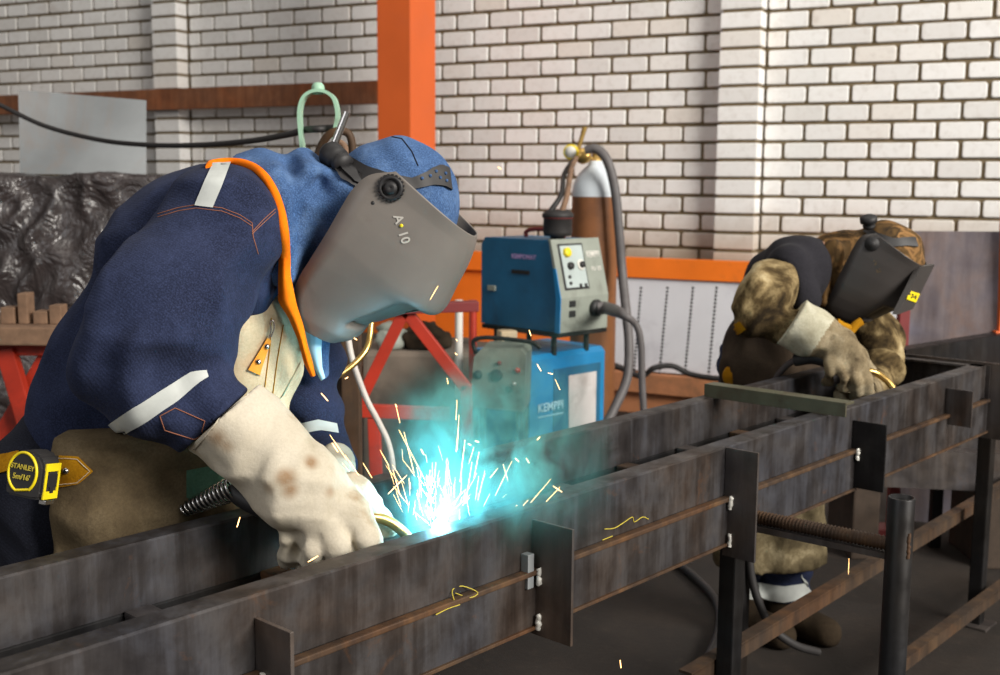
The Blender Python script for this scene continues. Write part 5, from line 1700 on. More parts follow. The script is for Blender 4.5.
lo, hi = bounds([P(280, 440, 1.75), P(375, 520, 1.75), P(375, 440, 2.1), P(290, 530, 2.0)], 0.03)
S = SDF(lo, hi, 0.005)
C(S, (335, 462, 1.98), (335, 476, 1.94), 18, 19, 0)
C(S, (335, 476, 1.94), (318, 500, 1.86), 19, 22, 0.02)
fingers(S, [
    [(328, 506, 1.83, 12), (326, 518, 1.80, 11), (318, 522, 1.775, 10), (310, 516, 1.765, 9)],
    [(318, 508, 1.84, 12), (312, 521, 1.81, 11), (304, 524, 1.78, 10), (298, 518, 1.77, 9)],
    [(308, 504, 1.85, 12), (299, 517, 1.82, 11), (292, 520, 1.79, 10), (287, 514, 1.78, 9)],
    [(300, 498, 1.86, 11), (289, 510, 1.83, 10), (283, 513, 1.80, 9), (280, 508, 1.79, 8)]], 0.01)
fingers(S, [[(330, 486, 1.86, 12), (330, 498, 1.80, 11), (324, 506, 1.775, 9)]], 0.01)
S.noise(16, 0.005, 63, True)
tag(link('glove', S.mesh('glove'), M['glove'], body1), 'cream suede welding glove on the farther hand')

# tape measure on the belt ---------------------------------------------
tq = P(34, 473, 1.70)
tape = thing('tape_measure', 'black and yellow tape measure clipped to the belt at the bending welder\'s hip', 'tape measure', tq)
e1 = Vector((0.80, -0.32, -0.06)).normalized()      # along the label face
e3 = Vector((-0.30, -0.92, 0.16)).normalized(); e1 = (e1 - e3 * e1.dot(e3)).normalized()
e2 = e3.cross(e1) * -1.0
if e2.z < 0: e2 = -e2
hw_, hh_, hd_ = 0.033, 0.036, 0.021
outline = []
for x, y in ((-1, -0.75), (-0.9, -0.98), (0.55, -1.0), (0.95, -0.95), (1.0, -0.7), (1.0, 0.35), (0.9, 0.62), (0.65, 0.86), (0.3, 0.98), (-0.1, 1.0), (-0.5, 0.9), (-0.8, 0.65), (-0.97, 0.3)):
    outline.append((x * hw_, y * hh_))
bm = bmesh.new()
fr_ = [bm.verts.new(tq + e1 * a + e2 * b + e3 * hd_) for a, b in outline]
bkv = [bm.verts.new(tq + e1 * a + e2 * b - e3 * hd_) for a, b in outline]
bm.faces.new(fr_); bm.faces.new(bkv[::-1])
n = len(outline)
for i in range(n): bm.faces.new((fr_[i], bkv[i], bkv[(i + 1) % n], fr_[(i + 1) % n]))
bmesh.ops.recalc_face_normals(bm, faces=bm.faces[:])
bmesh.ops.bevel(bm, geom=[e for e in bm.edges], offset=0.004, segments=2, affect='EDGES')
me = bpy.data.meshes.new('case'); bm.to_mesh(me); bm.free()
case = link('case', me, M['rubber'], tape)
mb = MB()
ring = [tq + e1 * (-0.003 + 0.0255 * math.cos(a)) + e2 * (0.002 + 0.030 * math.sin(a)) + e3 * (hd_ + 0.0008) for a in np.linspace(-0.9, 2 * math.pi - 0.9 - 1.0, 40)]
ring = ring + [ring[0]]
mb.tube(ring, 0.0022, 8)
tag(mb.build('yellow_ring', M['yellow'], tape), 'yellow ring around the label')
G = [[tq + e1 * (-0.003 + r_ * 0.0235 * math.cos(a)) + e2 * (0.002 + r_ * 0.028 * math.sin(a)) + e3 * (hd_ + 0.0009) for a in np.linspace(0, 2 * math.pi, 32)] for r_ in (0.0, 0.5, 1.0)]
lbl = MB().grid(G, False).build('label', M['black'], tape)
text_at('lettering', 'STANLEY', tq + e1 * -0.003 + e2 * 0.010 + e3 * (hd_ + 0.0022), e1, e2, 0.0105, M['yellow_dim'], lbl, True)
text_at('lettering', "5m/16'", tq + e1 * -0.003 + e2 * -0.005 + e3 * (hd_ + 0.0022), e1, e2, 0.0115, M['yellow_dim'], lbl, True)
ex = tq + e1 * (hw_ + 0.0004) + e2 * -0.006
mb = MB()
for a, b, c_, d_ in ((-0.016, 0.016, 0.014, 0.026), (-0.016, 0.016, -0.028, -0.016), (-0.016, -0.0115, -0.016, 0.014), (0.0115, 0.016, -0.016, 0.014)):
    mb.box(ex - e3 * ((a + b) / 2) + e2 * ((c_ + d_) / 2), e3 * ((b - a) / 2), e2 * ((d_ - c_) / 2), e1 * 0.0016, 0.0006)
tag(mb.build('yellow_frame', M['yellow'], tape), 'yellow frame around the tape mouth')
mb = MB().box(ex, e3 * 0.0105, e2 * 0.010, e1 * 0.002, 0.0008); mb.box(ex - e2 * 0.013, e3 * 0.004, e2 * 0.006, e1 * 0.0022, 0.0005)
mb.build('lock_button', M['black'], tape)
mb = MB().box(ex - e2 * 0.033 - e1 * 0.004, e3 * 0.010, e2 * 0.0035, e1 * 0.006, 0.001); mb.build('end_hook', M['chrome'], tape)
mb = MB().box(tq - e3 * (hd_ + 0.004), e1 * 0.01, e2 * 0.025, e3 * 0.004, 0.001); mb.build('belt_clip', M['chrome'], tape)
# ochre belt end at the frame edge
bl = strip(bv_tr, [(-30, 458), (0, 456), (20, 452)], [(-30, 480), (0, 474), (20, 468)], 10, 4, 0.006, 0.004, 1.76)
tag(bl.build('belt', M['tab'], body1), 'ochre leather belt')

# torch -------------------------------------------------------------------
tor = thing('welding_torch', 'welding torch with coiled spring sleeve and golden swan neck, in the bending welder\'s gloves', 'welding torch', P(240, 500, 1.77))
cab = spline([P(95, 640, 1.84), P(140, 575, 1.84), P(168, 530, 1.82), P(184, 511, 1.80), P(208, 499, 1.79), P(232, 490, 1.78)], 8)
MB().tube(cab, 0.0085, 10).build('torch_cable', M['rubber'], tor)
s0_, s1_ = P(184, 510, 1.795), P(236, 487, 1.775)
ax_ = (s1_ - s0_); Ls = ax_.length; ax_.normalize(); u_ = ax_.orthogonal().normalized(); v_ = ax_.cross(u_)
co = []
turns = 12
for k in range(turns * 14 + 1):
    a = 2 * math.pi * k / 14; q = k / (turns * 14)
    r_ = 0.0105 + 0.0095 * q
    co.append(s0_ + ax_ * (Ls * q) + (u_ * math.cos(a) + v_ * math.sin(a)) * r_)
tag(MB().tube(co, 0.0022, 6).build('strain_spring', M['chrome'], tor), 'bright coiled spring')
hp = spline([P(232, 490, 1.778), P(252, 502, 1.765), P(280, 512, 1.75), P(315, 518, 1.74), P(350, 517, 1.745)], 8)
MB().tube(hp, [0.016 + 0.003 * math.sin(i / len(hp) * 3) for i in range(len(hp))], 14).build('handle', M['black'], tor)
npth = spline([P(345, 517, 1.745), P(372, 517, 1.755), P(388, 521, 1.765), P(402, 531, 1.77), P(414, 545, 1.775), P(422, 556, 1.775)], 8)
MB().tube(npth, 0.0085, 14).build('swan_neck', M['brass'], tor)
d_ = (npth[-1] - npth[-3]).normalized()
MB().lathe(npth[-1] - d_ * 0.004, d_, [(0, 0), (0.011, 0), (0.0115, 0.03), (0.009, 0.04), (0.006, 0.041), (0, 0.036)], 18).build('nozzle', M['brass_dark'], tor)
ARC = npth[-1] + d_ * 0.05
# ------------------------------------------------------------------ the second welder, farther along the bench
YB = 3.42
hip2 = P(768, 400, YB)
base2 = Vector((hip2.x, hip2.y, 0))
LEGS = ((P(740, 600, 3.42), 3.42), (P(784, 600, 3.44), 3.44))
lo, hi = bounds([P(715, 400, 3.15), P(925, 215, 3.6), P(905, 400, 3.0), (hip2.x - 0.25, 3.2, 0), (hip2.x + 0.2, 3.65, 0)], 0.05)
lo[2] = -0.01
S = SDF(lo, hi, 0.014)
C(S, (768, 400, 3.47), (775, 340, 3.47), 30, 28, 0.02)
C(S, (775, 340, 3.47), (805, 275, 3.44), 28, 32, 0.04)
C(S, (784, 280, 3.30), (830, 285, 3.52), 17, 17, 0.02)
C(S, (778, 280, 3.25), (757, 314, 3.2), 15, 12, 0.02)
C(S, (757, 314, 3.2), (835, 348, 3.09), 12, 8, 0.02)
C(S, (845, 290, 3.5), (880, 340, 3.44), 17, 14, 0.02)
C(S, (880, 340, 3.44), (872, 385, 3.22), 14, 9, 0.02)
C(S, (815, 262, 3.42), (860, 255, 3.40), 22, 20, 0.03)
S.add(S.ell(P(881, 260, 3.40), (0.078, 0.07, 0.085), Matrix.Rotation(R(-40), 3, 'Y')), 0.02)
S.add(S.cone(P(872, 275, 3.38), P(866, 295, 3.36), 0.055, 0.035), 0.03)
S.add(S.cone(P(892, 285, 3.34), P(888, 292, 3.33), 0.012, 0.014), 0.012)
for lp, Yl in LEGS:
    kn = Vector((lp.x, Yl - 0.03, 0.48)); an = Vector((lp.x, Yl, 0.09))
    S.add(S.cone((lp.x * 0.7 + hip2.x * 0.3, Yl + 0.04, 0.88), kn, 0.07, 0.05), 0.04)
    S.add(S.cone(kn, an, 0.056, 0.04), 0.03)
    S.add(S.cone(an - UP * 0.03, an + Vector((0.08, -0.1, -0.055)), 0.045, 0.032), 0.02)
body2 = link('person', S.mesh('person_body'), M['skin'], loc=base2)
tag(body2, 'person in stained khaki sleeves, black vest and black mask leaning over the bench', 'person')

# legs
lo, hi = bounds([(LEGS[0][0].x - 0.16, 3.2, 0.1), (LEGS[1][0].x + 0.16, 3.65, 1.0)], 0.05)
S = SDF(lo, hi, 0.011)
C(S, (768, 395, 3.48), (772, 375, 3.48), 40, 40, 0.0)
for (lp, Yl), wd in zip(LEGS, (0.055, 0.078)):
    kn = Vector((lp.x, Yl - 0.03, 0.48)); an = Vector((lp.x, Yl, 0.14))
    S.add(S.cone((lp.x * 0.7 + hip2.x * 0.3, Yl + 0.06, 0.84), kn, 0.10, 0.078), 0.04)
    S.add(S.cone(kn, an, 0.078, wd), 0.02)
S.folds((hip2.x, 3.4, 0.2), (0.2, 0, 1), 90, 0.006, None, 6, 70)
S.cut((0, 0, 0.105), (0, 0, -1))
S.cut((0, 0, 0.92), (0, 0, 1))
me = S.mesh('trousers'); bv = bvh_of(me)
tr2 = link('trousers', me, M['jacket'], body2)
for (lp, Yl), x0, x1 in zip(LEGS, (728, 758), (757, 811)):
    yb = 600 if x0 > 740 else 596
    st = strip(bv, [(x0, 583), ((x0 + x1) / 2, 586), (x1, 582)], [(x0, 598), ((x0 + x1) / 2, 602), (x1, 597)], 14, 3, 0.003, 0.003, 3.3)
    tag(st.build('reflective_band', M['reflect'], tr2), 'white reflective band around the trouser cuff')
for lp, Yl in LEGS:
    an = Vector((lp.x, Yl, 0.0))
    S = SDF(an - Vector((0.12, 0.24, 0.02)), an + Vector((0.22, 0.12, 0.2)), 0.009)
    S.add(S.cone(an + UP * 0.19, an + UP * 0.07, 0.052, 0.056), 0.02)
    S.add(S.cone(an + UP * 0.05, an + Vector((0.10, -0.12, 0.04)), 0.056, 0.046), 0.04)
    S.noise(25, 0.003, 71)
    S.cut((0, 0, 0.004), (0, 0, -1))
    link('boot', S.mesh('boot'), M['boots'], body2)
# apron
lo, hi = bounds([P(715, 330, 3.2), P(840, 420, 3.2), (P(730, 500, 3.3).x, 3.2, 0.2), (P(820, 500, 3.3).x, 3.6, 0.2)], 0.06)
S = SDF(lo, hi, 0.009)
C(S, (764, 372, 3.40), (815, 345, 3.38), 44, 38, 0.0)
C(S, (762, 345, 3.42), (800, 320, 3.40), 36, 34, 0.03)
a0, a1 = P(760, 420, 3.42), P(790, 415, 3.40)
S.add(S.cone(a0, Vector((P(752, 560, 3.36).x, 3.37, 0.24)), 0.125, 0.11), 0.04)
S.add(S.cone(a1, Vector((P(784, 560, 3.37).x, 3.37, 0.24)), 0.115, 0.115), 0.04)
S.folds(P(770, 520, 3.3), (1, 0, 0.25), 60, 0.005, None, 7, 73)
S.noise(12, 0.008, 74, True)
S.cut((0, 0, 0.20), (0.05, 0, -1))
bq = BP(0, GAP + 0.05, 0.5)
S.d = np.where(S.Z > 0.63, np.maximum(S.d, -((S.X - bq.x) * BN.x + (S.Y - bq.y) * BN.y)), S.d)
ap2 = link('leather_apron', S.mesh('leather_apron'), [M['apron_old'], M['apron_khaki']], body2)
for p in ap2.data.polygons:
    if p.center.z < 0.62: p.material_index = 1
# jacket: khaki leather sleeves
lo, hi = bounds([P(715, 330, 3.0), P(910, 230, 3.0), P(910, 400, 3.0), P(730, 240, 3.65), P(900, 250, 3.65)], 0.04)
S = SDF(lo, hi, 0.0075)
C(S, (770, 345, 3.46), (787, 287, 3.45), 34, 37, 0.0)
C(S, (787, 287, 3.45), (805, 266, 3.44), 37, 24, 0.03)
C(S, (798, 274, 3.38), (822, 290, 3.50), 32, 22, 0.03)
C(S, (774, 283, 3.24), (763, 300, 3.20), 25, 26, 0.02)
C(S, (763, 300, 3.20), (754, 316, 3.18), 26, 20, 0.02)
C(S, (755, 316, 3.18), (798, 330, 3.14), 19, 19, 0.02)
C(S, (840, 290, 3.5), (878, 336, 3.44), 26, 23, 0.02)
C(S, (878, 336, 3.44), (880, 365, 3.34), 23, 21, 0.02)
C(S, (880, 365, 3.34), (872, 386, 3.22), 21, 15, 0.02)
S.folds(P(755, 310, 3.1), P(770, 320, 3.1) - P(745, 300, 3.1), 70, 0.010, S.near(P(757, 305, 3.12), 0.14), 8, 81, 1.4)
S.folds(P(880, 350, 3.3), P(872, 390, 3.2) - P(884, 330, 3.4), 75, 0.010, S.near(P(882, 358, 3.32), 0.13), 8, 82, 1.4)
S.noise(10, 0.007, 83, True)
me = S.mesh('jacket'); bv2 = bvh_of(me)
jk2 = tag(link('jacket', me, M['khaki_sleeve'], body2), 'stained khaki leather sleeves')
# black vest over shoulder and chest
lo, hi = bounds([P(750, 330, 3.1), P(840, 225, 3.1), P(840, 330, 3.6), P(750, 225, 3.6)], 0.04)
S = SDF(lo, hi, 0.007)
C(S, (772, 345, 3.46), (787, 286, 3.43), 35, 40, 0.0)
C(S, (787, 284, 3.43), (804, 264, 3.42), 40, 28, 0.03)
C(S, (796, 270, 3.35), (806, 284, 3.42), 35, 24, 0.03)
C(S, (788, 264, 3.26), (805, 300, 3.24), 20, 16, 0.03)
S.noise(9, 0.004, 84, True)
S.sub(S.ell(P(765, 290, 3.18), (pr(35, 3.18), 0.14, pr(34, 3.18))), 0.01)
S.cut(P(818, 318, 3.3), P(818, 340, 3.3) - P(816, 318, 3.3))
tag(link('vest', S.mesh('vest'), M['black_cloth'], body2), 'black sleeveless vest')
# yellow strap ends and ochre disc
yel = strip(bv2, [(733, 326), (741, 321)], [(736, 336), (747, 329)], 6, 3, 0.006, 0.005, 3.3)
yel.build('strap', M['tab'], body2)
c = P(734, 376, 3.33); dr = (CAM - c).normalized()
MB().lathe(c - dr * 0.03, dr, [(0.0, 0), (0.03, 0.0), (0.034, 0.02), (0.03, 0.034), (0.014, 0.036), (0.012, 0.04), (0, 0.04)], 22).build('belt_disc', M['tab'], body2)
for pts in ([(836, 322), (842, 326), (850, 329)], [(850, 332), (856, 325), (862, 321)]):
    q = spline([P(x, y, 3.16) for x, y in pts], 4)
    MB().tube(q, 0.012, 8).build('collar_tab', M['tab'], body2)
# hood
lo, hi = bounds([P(815, 215, 3.2), P(925, 215, 3.2), P(860, 330, 3.2), P(925, 300, 3.6)], 0.04)
S = SDF(lo, hi, 0.0065)
S.add(S.ell(P(886, 258, 3.40), (pr(36, 3.4), 0.1, pr(37, 3.4)), Matrix.Rotation(R(22), 3, 'Y')), 0)
C(S, (878, 260, 3.43), (850, 264, 3.44), 28, 29, 0.03)
C(S, (846, 258, 3.43), (830, 264, 3.43), 28, 28, 0.03)
C(S, (833, 252, 3.34), (824, 300, 3.34), 10, 6, 0.02)
C(S, (846, 250, 3.38), (836, 275, 3.38), 9, 7, 0.015)
S.folds(P(840, 265, 3.3), (1, 0, 0.2), 110, 0.006, S.near(P(840, 265, 3.3), 0.12), 6, 91)
S.noise(15, 0.006, 92, True)
me = S.mesh('hood'); bvh2 = bvh_of(me)
tag(link('hood', me, M['camo_hood'], body2), 'brown camouflage hood and cap')
# mask
secs2 = [(876, 233, 925, 265, 1.0), (862, 236, 923, 271, 1.0), (853, 248, 918, 278, 1.02), (845, 264, 911, 292, 1.02), (837, 280, 903, 306, 1.0), (831, 293, 891, 312, 0.96), (826, 303, 879, 317, 0.9), (829, 311, 867, 321, 0.82), (838, 317, 856, 322, 0.7)]
mask2, bvm2, G_, LM2, FD2 = make_mask(body2, secs2, P(880, 270, 3.36), R(26), 0.118, (M['mask_dark'], M['glass_dark']), recess=(4.2, 6.6))
tag(mask2, 'black welding mask with a yellow sticker')
q = hit(bvm2, 872, 244); nrm = ((CAM - q).normalized() * 0.35 - LM2).normalized()
MB().lathe(q - nrm * 0.004, nrm, [(0.012, 0), (0.021, 0), (0.021, 0.008), (0.019, 0.013), (0.012, 0.013), (0.009, 0.018), (0, 0.018)], 24).build('pivot_knob', M['black'], mask2)
text_on('printed_mark', bvm2, 'A10', 877.5, 266, R(75), 8, M['brass_dark'], mask2, 0.003)
# stepped front plate
fp_ = [P(921, 267, 3.235), P(935, 264.5, 3.30), P(913, 309, 3.22)]
fp_.append(fp_[0] + fp_[2] - fp_[1] + Vector((-0.006, 0, -0.006)))
fn_ = (fp_[1] - fp_[0]).cross(fp_[2] - fp_[1]).normalized()
if fn_.y > 0: fn_ = -fn_
fp_[3] = fp_[3] - fn_ * (fp_[3] - fp_[0]).dot(fn_)
bk = [p - fn_ * 0.016 for p in fp_]
mb = MB().add(fp_ + bk, [(0, 1, 2, 3), (7, 6, 5, 4), (0, 4, 5, 1), (1, 5, 6, 2), (2, 6, 7, 3), (3, 7, 4, 0)])
pl = mb.build('front_plate', M['mask_dark'], mask2)
bvp = bvh_of(MB().add(fp_, [(0, 1, 2, 3)]).mesh())
sq = strip(bvp, [(909, 290.5), (919, 293.5)], [(905.5, 299), (915, 302.5)], 3, 3, 0.003, 0.0015, 3.2)
stk = tag(sq.build('warning_sticker', M['yellow'], mask2), 'small yellow sticker')
text_on('printed_mark', bvp, '34', 912.3, 296.5, R(16), 6, M['black_print'], stk, 0.0045, True)
# headgear
hb = strip(bvh2, [(868, 226), (878, 234), (893, 239), (906, 238), (914, 238)], [(864, 233), (876, 240), (893, 247), (906, 246), (917, 247)], 20, 4, 0.007, 0.004, 3.35)
hb2 = hb.build('head_band', M['black'], mask2)
q0 = P(869, 228, 3.33); ax_ = Vector((-0.2, -0.3, 1)).normalized()
MB().lathe(q0, ax_, [(0, 0), (0.016, 0), (0.018, 0.008), (0.012, 0.014), (0.024, 0.018), (0.024, 0.034), (0.016, 0.038), (0, 0.038)], 18).build('ratchet_knob', M['black'], hb2)
# gloves
lo, hi = bounds([P(775, 300, 3.0), P(880, 400, 2.95), P(880, 400, 3.2), P(780, 300, 3.25)], 0.03)
S = SDF(lo, hi, 0.0055)
C(S, (784, 318, 3.15), (812, 333, 3.12), 27, 24, 0)
C(S, (812, 333, 3.12), (838, 346, 3.09), 24, 17, 0.015)
C(S, (838, 346, 3.09), (851, 362, 3.07), 17, 17, 0.015)
fingers(S, [
    [(856, 364, 3.06, 8), (865, 380, 3.04, 6), (868, 394, 3.06, 5.2), (864, 400, 3.10, 4.5)],
    [(847, 366, 3.05, 7.5), (855, 380, 3.02, 5.5), (857, 392, 3.05, 5), (853, 397, 3.10, 4.5)],
    [(838, 365, 3.05, 7), (844, 378, 3.02, 5.3), (844, 387, 3.05, 4.8), (840, 390, 3.10, 4.3)],
    [(830, 361, 3.06, 6.5), (831, 373, 3.04, 4.8), (829, 380, 3.07, 4.4), (826, 381, 3.1, 4)]], 0.008)
fingers(S, [[(855, 355, 3.12, 8), (864, 364, 3.15, 6.5), (870, 372, 3.16, 5.5)]], 0.01)
S.folds(P(838, 346, 3.05), P(850, 356, 3.05) - P(830, 338, 3.05), 120, 0.005, S.near(P(838, 345, 3.06), 0.06), 9, 95)
S.noise(16, 0.006, 96, True)
S.cut(P(791, 322, 3.14), P(776, 313, 3.15) - P(793, 324, 3.14))
me = S.mesh('glove')
g2 = link('glove', me, [M['glove_old'], M['glove_cuff']], body2)
cw, cn = P(822, 338, 3.1) - base2 * 0, (P(850, 356, 3.08) - P(800, 325, 3.13)).normalized()
for p in g2.data.polygons:
    if (p.center + base2 - cw).dot(cn) < 0: p.material_index = 1
tag(g2, 'soiled suede glove with a pale cuff on the nearer hand')
lo, hi = bounds([P(835, 375, 3.0), P(895, 410, 3.0), P(895, 370, 3.3), P(840, 410, 3.25)], 0.03)
S = SDF(lo, hi, 0.006)
C(S, (876, 380, 3.25), (866, 396, 3.18), 15, 15, 0)
fingers(S, [
    [(860, 398, 3.17, 8), (848, 398, 3.13, 6.5), (840, 395, 3.10, 6)],
    [(862, 404, 3.16, 8), (850, 404, 3.12, 6.5), (842, 400, 3.09, 6)],
    [(864, 408, 3.15, 7), (853, 408, 3.11, 6), (845, 404, 3.08, 5.5)],
    [(868, 411, 3.15, 7), (858, 411, 3.11, 5.5), (851, 408, 3.09, 5)]], 0.01)
fingers(S, [[(872, 388, 3.16, 7), (866, 386, 3.11, 6), (860, 384, 3.10, 5)]], 0.01)
S.noise(16, 0.005, 97, True)
tag(link('glove', S.mesh('glove'), M['glove_old'], body2), 'soiled suede glove on the farther hand')
# torch
tor2 = thing('welding_torch', 'welding torch with a short golden swan neck held by the welder in the black vest', 'welding torch', P(820, 360, 3.1))
cab = spline([P(768, 400, 3.24), P(775, 380, 3.22), P(786, 366, 3.17), P(797, 359, 3.14)], 8)
MB().tube(cab, 0.009, 8).build('torch_cable', M['grey_hose'], tor2)
MB().tube(spline([P(795, 360, 3.14), P(815, 358, 3.11), P(838, 366, 3.09), P(858, 374, 3.10)], 6), 0.018, 12).build('handle', M['black'], tor2)
np2 = spline([P(858, 373, 3.10), P(868, 371, 3.10), P(878, 374, 3.10), P(888, 382, 3.09), P(895, 391, 3.08)], 6)
MB().tube(np2, 0.0095, 12).build('swan_neck', M['brass'], tor2)
d2_ = (np2[-1] - np2[-3]).normalized()
MB().lathe(np2[-1] - d2_ * 0.004, d2_, [(0, 0), (0.012, 0), (0.012, 0.03), (0.008, 0.04), (0, 0.038)], 14).build('nozzle', M['brass_dark'], tor2)
# cable hanging to the floor below the bench
cb = spline([P(749, 556, 2.9), P(752, 580, 2.9), P(760, 605, 2.9), P(772, 628, 2.9), P(795, 645, 2.92), P(818, 652, 2.98)], 8)
cb = [Vector((p.x, p.y, max(p.z, 0.014))) for p in cb]
top_ = cb[0] + Vector((0.0, 0.0, 0.12))
tag(MB().tube([top_] + cb, 0.011, 8).build('hanging_cable', M['rubber'], loc=tuple(cb[-1])), 'black cable hanging below the bench to the floor beside the farther welder\'s boots', 'cable')
cb = spline([PZ(x, y, 0.016) for x, y in ((560, 520), (620, 540), (670, 560), (700, 582), (718, 606), (716, 640), (690, 690))], 8)
tag(MB().tube(cb, 0.014, 8).build('floor_cable', M['rubber'], loc=tuple(cb[0])), 'black cable lying on the dark floor under the bench', 'cable')
# ------------------------------------------------------------------ arc, sparks, smoke
arc_p = P(440, 528, 1.79)
ac = thing('welding_arc', 'blinding blue-white welding arc between the beams', 'welding arc', arc_p)
M['arc'] = m_emit('arc_light', (0.75, 0.9, 1.0), 25)
S = SDF(arc_p - Vector((0.03,) * 3), arc_p + Vector((0.03,) * 3), 0.003)
S.add(S.ell(arc_p, (0.012, 0.012, 0.016)), 0).noise(90, 0.004, 5)
link('plasma', S.mesh('plasma'), M['arc'], ac)


def light(name, kind, loc, energy, color, **kw):
    l = bpy.data.lights.new(name, kind); l.energy = energy; l.color = color
    for k, v in kw.items(): setattr(l, k, v)
    o = bpy.data.objects.new(name, l); COL.objects.link(o); o.location = loc
    return o


def aim(o, target):
    o.rotation_euler = (Vector(target) - o.location).to_track_quat('-Z', 'Y').to_euler()
    return o


light('arc_lamp', 'POINT', arc_p + Vector((0, 0, 0.02)), ARC_E, (0.25, 0.72, 1.0), shadow_soft_size=0.02)
aim(light('window_daylight', 'AREA', (7.5, -3.0, 5.2), WIN_E, (1.0, 0.95, 0.88), shape='RECTANGLE', size=5.0, size_y=3.4), (-1.0, 6.0, 1.4))
aim(light('roof_light', 'AREA', (0.5, 3.6, 6.2), ROOF_E, (1.0, 0.95, 0.88), shape='RECTANGLE', size=6.0, size_y=2.0), (0.3, 3.9, 0))
aim(light('front_fill', 'AREA', (-4.0, -2.0, 3.4), FRONT_FILL_E, (0.96, 0.97, 1.0), shape='RECTANGLE', size=3.0, size_y=2.5), (0, 2.5, 1.0))  # unseen fill lamp added at front left to lift the dark faces
w = bpy.data.worlds.new('world'); SC.world = w; w.use_nodes = True
bg = w.node_tree.nodes['Background']
bg.inputs['Color'].default_value = (1.0, 0.93, 0.86, 1); bg.inputs['Strength'].default_value = WORLD_E

# sparks: slender glowing droplets thrown out of the arc
sp = MB()
rnd = random.Random(5)


def streak(p0, p1, r, n=5):
    p0, p1 = Vector(p0), Vector(p1)
    m = p0.lerp(p1, 0.5)
    sp.tube([p0, m, p1], [r * 0.5, r, r * 0.7], n)


for k in range(115):
    ang = rnd.gauss(0, 0.36) - 0.10; az = rnd.uniform(0, 2 * math.pi)
    d = Vector((math.sin(ang), rnd.gauss(0, 0.12), math.cos(ang))).normalized()
    r0 = abs(rnd.gauss(0, 0.045)) + 0.012
    L = rnd.uniform(0.008, 0.04)
    p0 = arc_p + d * r0 + Vector((rnd.gauss(0, 0.03), rnd.gauss(0, 0.02), 0))
    streak(p0, p0 + d * L, rnd.uniform(0.00016, 0.00032))
named = [((404, 432), (414, 473)), ((396, 406), (400, 423)), ((457, 400), (456, 420)), ((459, 415), (457, 450)), ((447, 378), (448, 384)), ((395, 404), (397, 407)),
         ((425, 480), (399, 430)), ((424, 455), (421, 449)), ((465, 440), (460, 482)), ((458, 432), (456, 452)), ((479, 452), (474, 478)), ((472, 462), (466, 500)),
         ((512, 461), (495, 496)), ((503, 464), (508, 481)), ((498, 468), (490, 478)), ((515, 458), (519, 462)), ((526, 458), (529, 463)), ((551, 479), (526, 508)),
         ((560, 487), (545, 503)), ((553, 486), (562, 492)), ((520, 509), (528, 500)), ((512, 512), (517, 505)), ((537, 440), (540, 437)), ((475, 441), (479, 442)), ((468, 444), (471, 445)),
         ((407, 475), (388, 494)), ((393, 470), (400, 495)), ((430, 470), (428, 490)), ((436, 462), (434, 482)), ((447, 458), (445, 490)), ((485, 470), (478, 500)),
         ((537, 364), (541, 371)), ((555, 379), (560, 390)), ((529, 330), (531, 336)), ((430, 300), (438, 286)), ((455, 353), (457, 355)), ((548, 373), (553, 374)),
         ((456, 339), (457, 341)), ((354, 338), (357, 340)), ((345, 379), (348, 377)), ((321, 393), (328, 401)), ((330, 435), (347, 460)), ((345, 455), (362, 480)), ((332, 443), (338, 452)),
         ((240, 517), (237, 527)), ((318, 556), (308, 562)), ((363, 463), (372, 478)), ((380, 450), (389, 466)), ((849, 558), (848.5, 574)), ((498, 167), (501, 169)), ((620, 660), (621, 668))]
for a_, b_ in named:
    Yk = 1.80 + 0.0006 * (a_[0] - 440)
    if a_[0] > 800: Yk = 2.4
    if a_[0] in (240, 318): Yk = 1.60
    if a_[1] < 400 and a_[0] > 440: Yk = 2.0
    if a_[0] == 620: Yk = 1.9
    if a_[0] == 430 and a_[1] == 300: Yk = 1.84
    if a_[0] == 321: Yk = 1.86
    streak(P(*a_, Yk), P(*b_, Yk), 0.0008 if math.dist(a_, b_) < 12 else 0.00048)
M['spark'] = m_emit('glowing_spark', (1.0, 0.56, 0.2), 4.5)
tag(sp.build('sparks', M['spark'], loc=tuple(arc_p)), 'shower of glowing orange sparks flying from the welding arc', 'sparks', None, 'stuff')

# drifting smoke lit by the arc
sm = MB()
c = P(470, 450, 1.95)
x0, x1 = P(375, 450, 1.9).x, P(600, 450, 1.9).x
lo_ = Vector((x0 - 0.02, 1.62, 0.77)); hi_ = Vector((x1 + 0.02, 2.22, 1.22))
sm.box((lo_ + hi_) / 2, ((hi_.x - lo_.x) / 2, 0, 0), (0, (hi_.y - lo_.y) / 2, 0), (0, 0, (hi_.z - lo_.z) / 2))
m = bpy.data.materials.new('welding_smoke'); m.use_nodes = True
t = m.node_tree; t.nodes.clear()
N = t.nodes.new
out = N('ShaderNodeOutputMaterial'); vol = N('ShaderNodeVolumePrincipled')
t.links.new(vol.outputs[0], out.inputs['Volume'])
tc = N('ShaderNodeTexCoord')


def nd(k, **kw):
    q = N('ShaderNode' + k)
    for a, b in kw.items(): setattr(q, a, b)
    return q


def mth(op, a, b=0.0):
    q = nd('Math', operation=op)
    for i, v in enumerate((a, b)):
        if hasattr(v, 'links'): t.links.new(v, q.inputs[i])
        else: q.inputs[i].default_value = v
    return q.outputs[0]


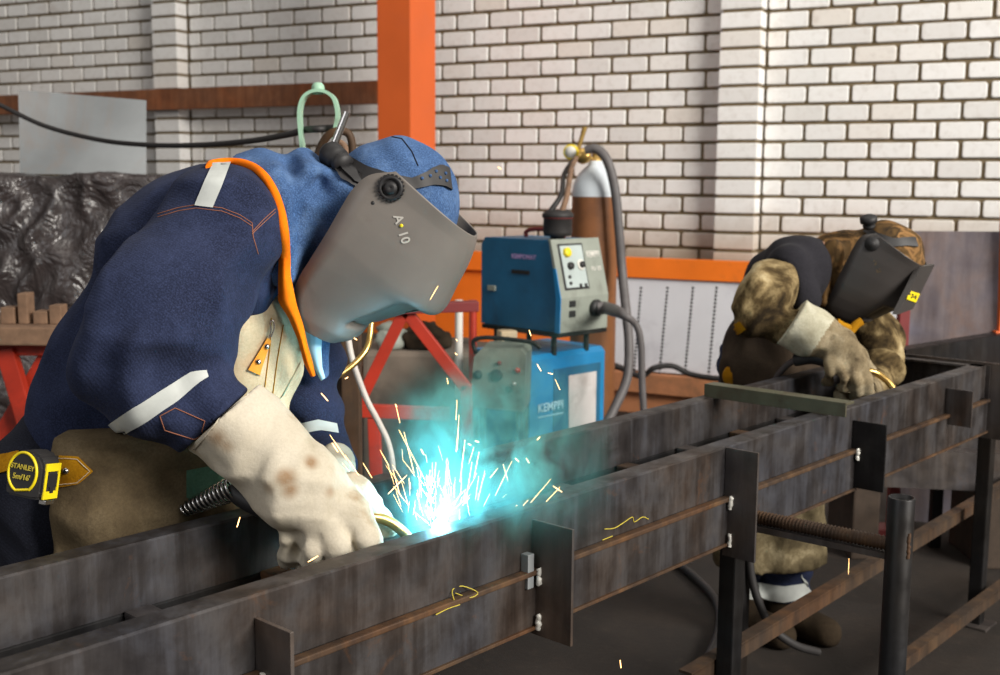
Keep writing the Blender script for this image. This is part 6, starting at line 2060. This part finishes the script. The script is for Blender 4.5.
sx = N('ShaderNodeSeparateXYZ'); t.links.new(tc.outputs['Object'], sx.inputs[0])
base = arc_p - Vector((0, 0, 0))
nz = N('ShaderNodeTexNoise'); nz.inputs['Scale'].default_value = 13; nz.inputs['Detail'].default_value = 5; nz.inputs['Roughness'].default_value = 0.6; nz.inputs['Distortion'].default_value = 1.2
mpn = N('ShaderNodeMapping'); mpn.inputs['Scale'].default_value = (1, 1, 0.7); t.links.new(tc.outputs['Object'], mpn.inputs[0]); t.links.new(mpn.outputs[0], nz.inputs['Vector'])


def blob(cx, cy, cz, rx, ry, rz, amp):
    d = []
    for s_, c_, r_ in ((sx.outputs[0], cx, rx), (sx.outputs[1], cy, ry), (sx.outputs[2], cz, rz)):
        q = mth('DIVIDE', mth('SUBTRACT', s_, c_), r_); d.append(mth('MULTIPLY', q, q))
    r2 = mth('ADD', mth('ADD', d[0], d[1]), d[2])
    return mth('MULTIPLY', mth('POWER', 2.718, mth('MULTIPLY', r2, -1.0)), amp)


# object origin of the smoke is the arc
dens = blob(0.01, 0, 0.035, 0.055, 0.055, 0.065, SM_CORE)
for bx, by, bY, rx, rz, am in ((450, 455, 1.86, 0.06, 0.07, 8), (500, 470, 1.86, 0.09, 0.06, 9), (470, 412, 1.95, 0.07, 0.05, 5), (435, 430, 1.95, 0.05, 0.05, 6), (530, 440, 1.95, 0.07, 0.08, 4), (505, 390, 2.0, 0.08, 0.06, 0.9), (560, 380, 2.0, 0.07, 0.08, 0.7)):
    q = P(bx, by, bY) - arc_p
    b_ = blob(q.x, q.y, q.z, rx, 0.10, rz, am * SM_K)
    dens = mth('ADD', dens, b_)
nf = mth('MAXIMUM', mth('MULTIPLY', mth('SUBTRACT', nz.outputs['Fac'], 0.45), 6.0), 0.0)
dens = mth('MULTIPLY', dens, nf)
t.links.new(dens, vol.inputs['Density'])
vol.inputs['Color'].default_value = (0.32, 0.86, 0.80, 1)
vol.inputs['Anisotropy'].default_value = 0.2
m.cycles.volume_step_rate = 1.0 if hasattr(m.cycles, 'volume_step_rate') else 1.0
tag(sm.build('smoke', m, loc=tuple(arc_p)), 'teal and blue welding smoke drifting up from the arc', 'smoke', None, 'stuff')

# ------------------------------------------------------------------ view
SC.view_settings.view_transform = 'Standard'
SC.view_settings.look = 'None'
SC.view_settings.gamma = 1.0
SC.view_settings.use_curve_mapping = False
SC.view_settings.exposure = EXPO
SC.cycles.use_denoising = True
SC.cycles.max_bounces = 6
SC.cycles.volume_bounces = 1
SC.cycles.sample_clamp_indirect = 6.0
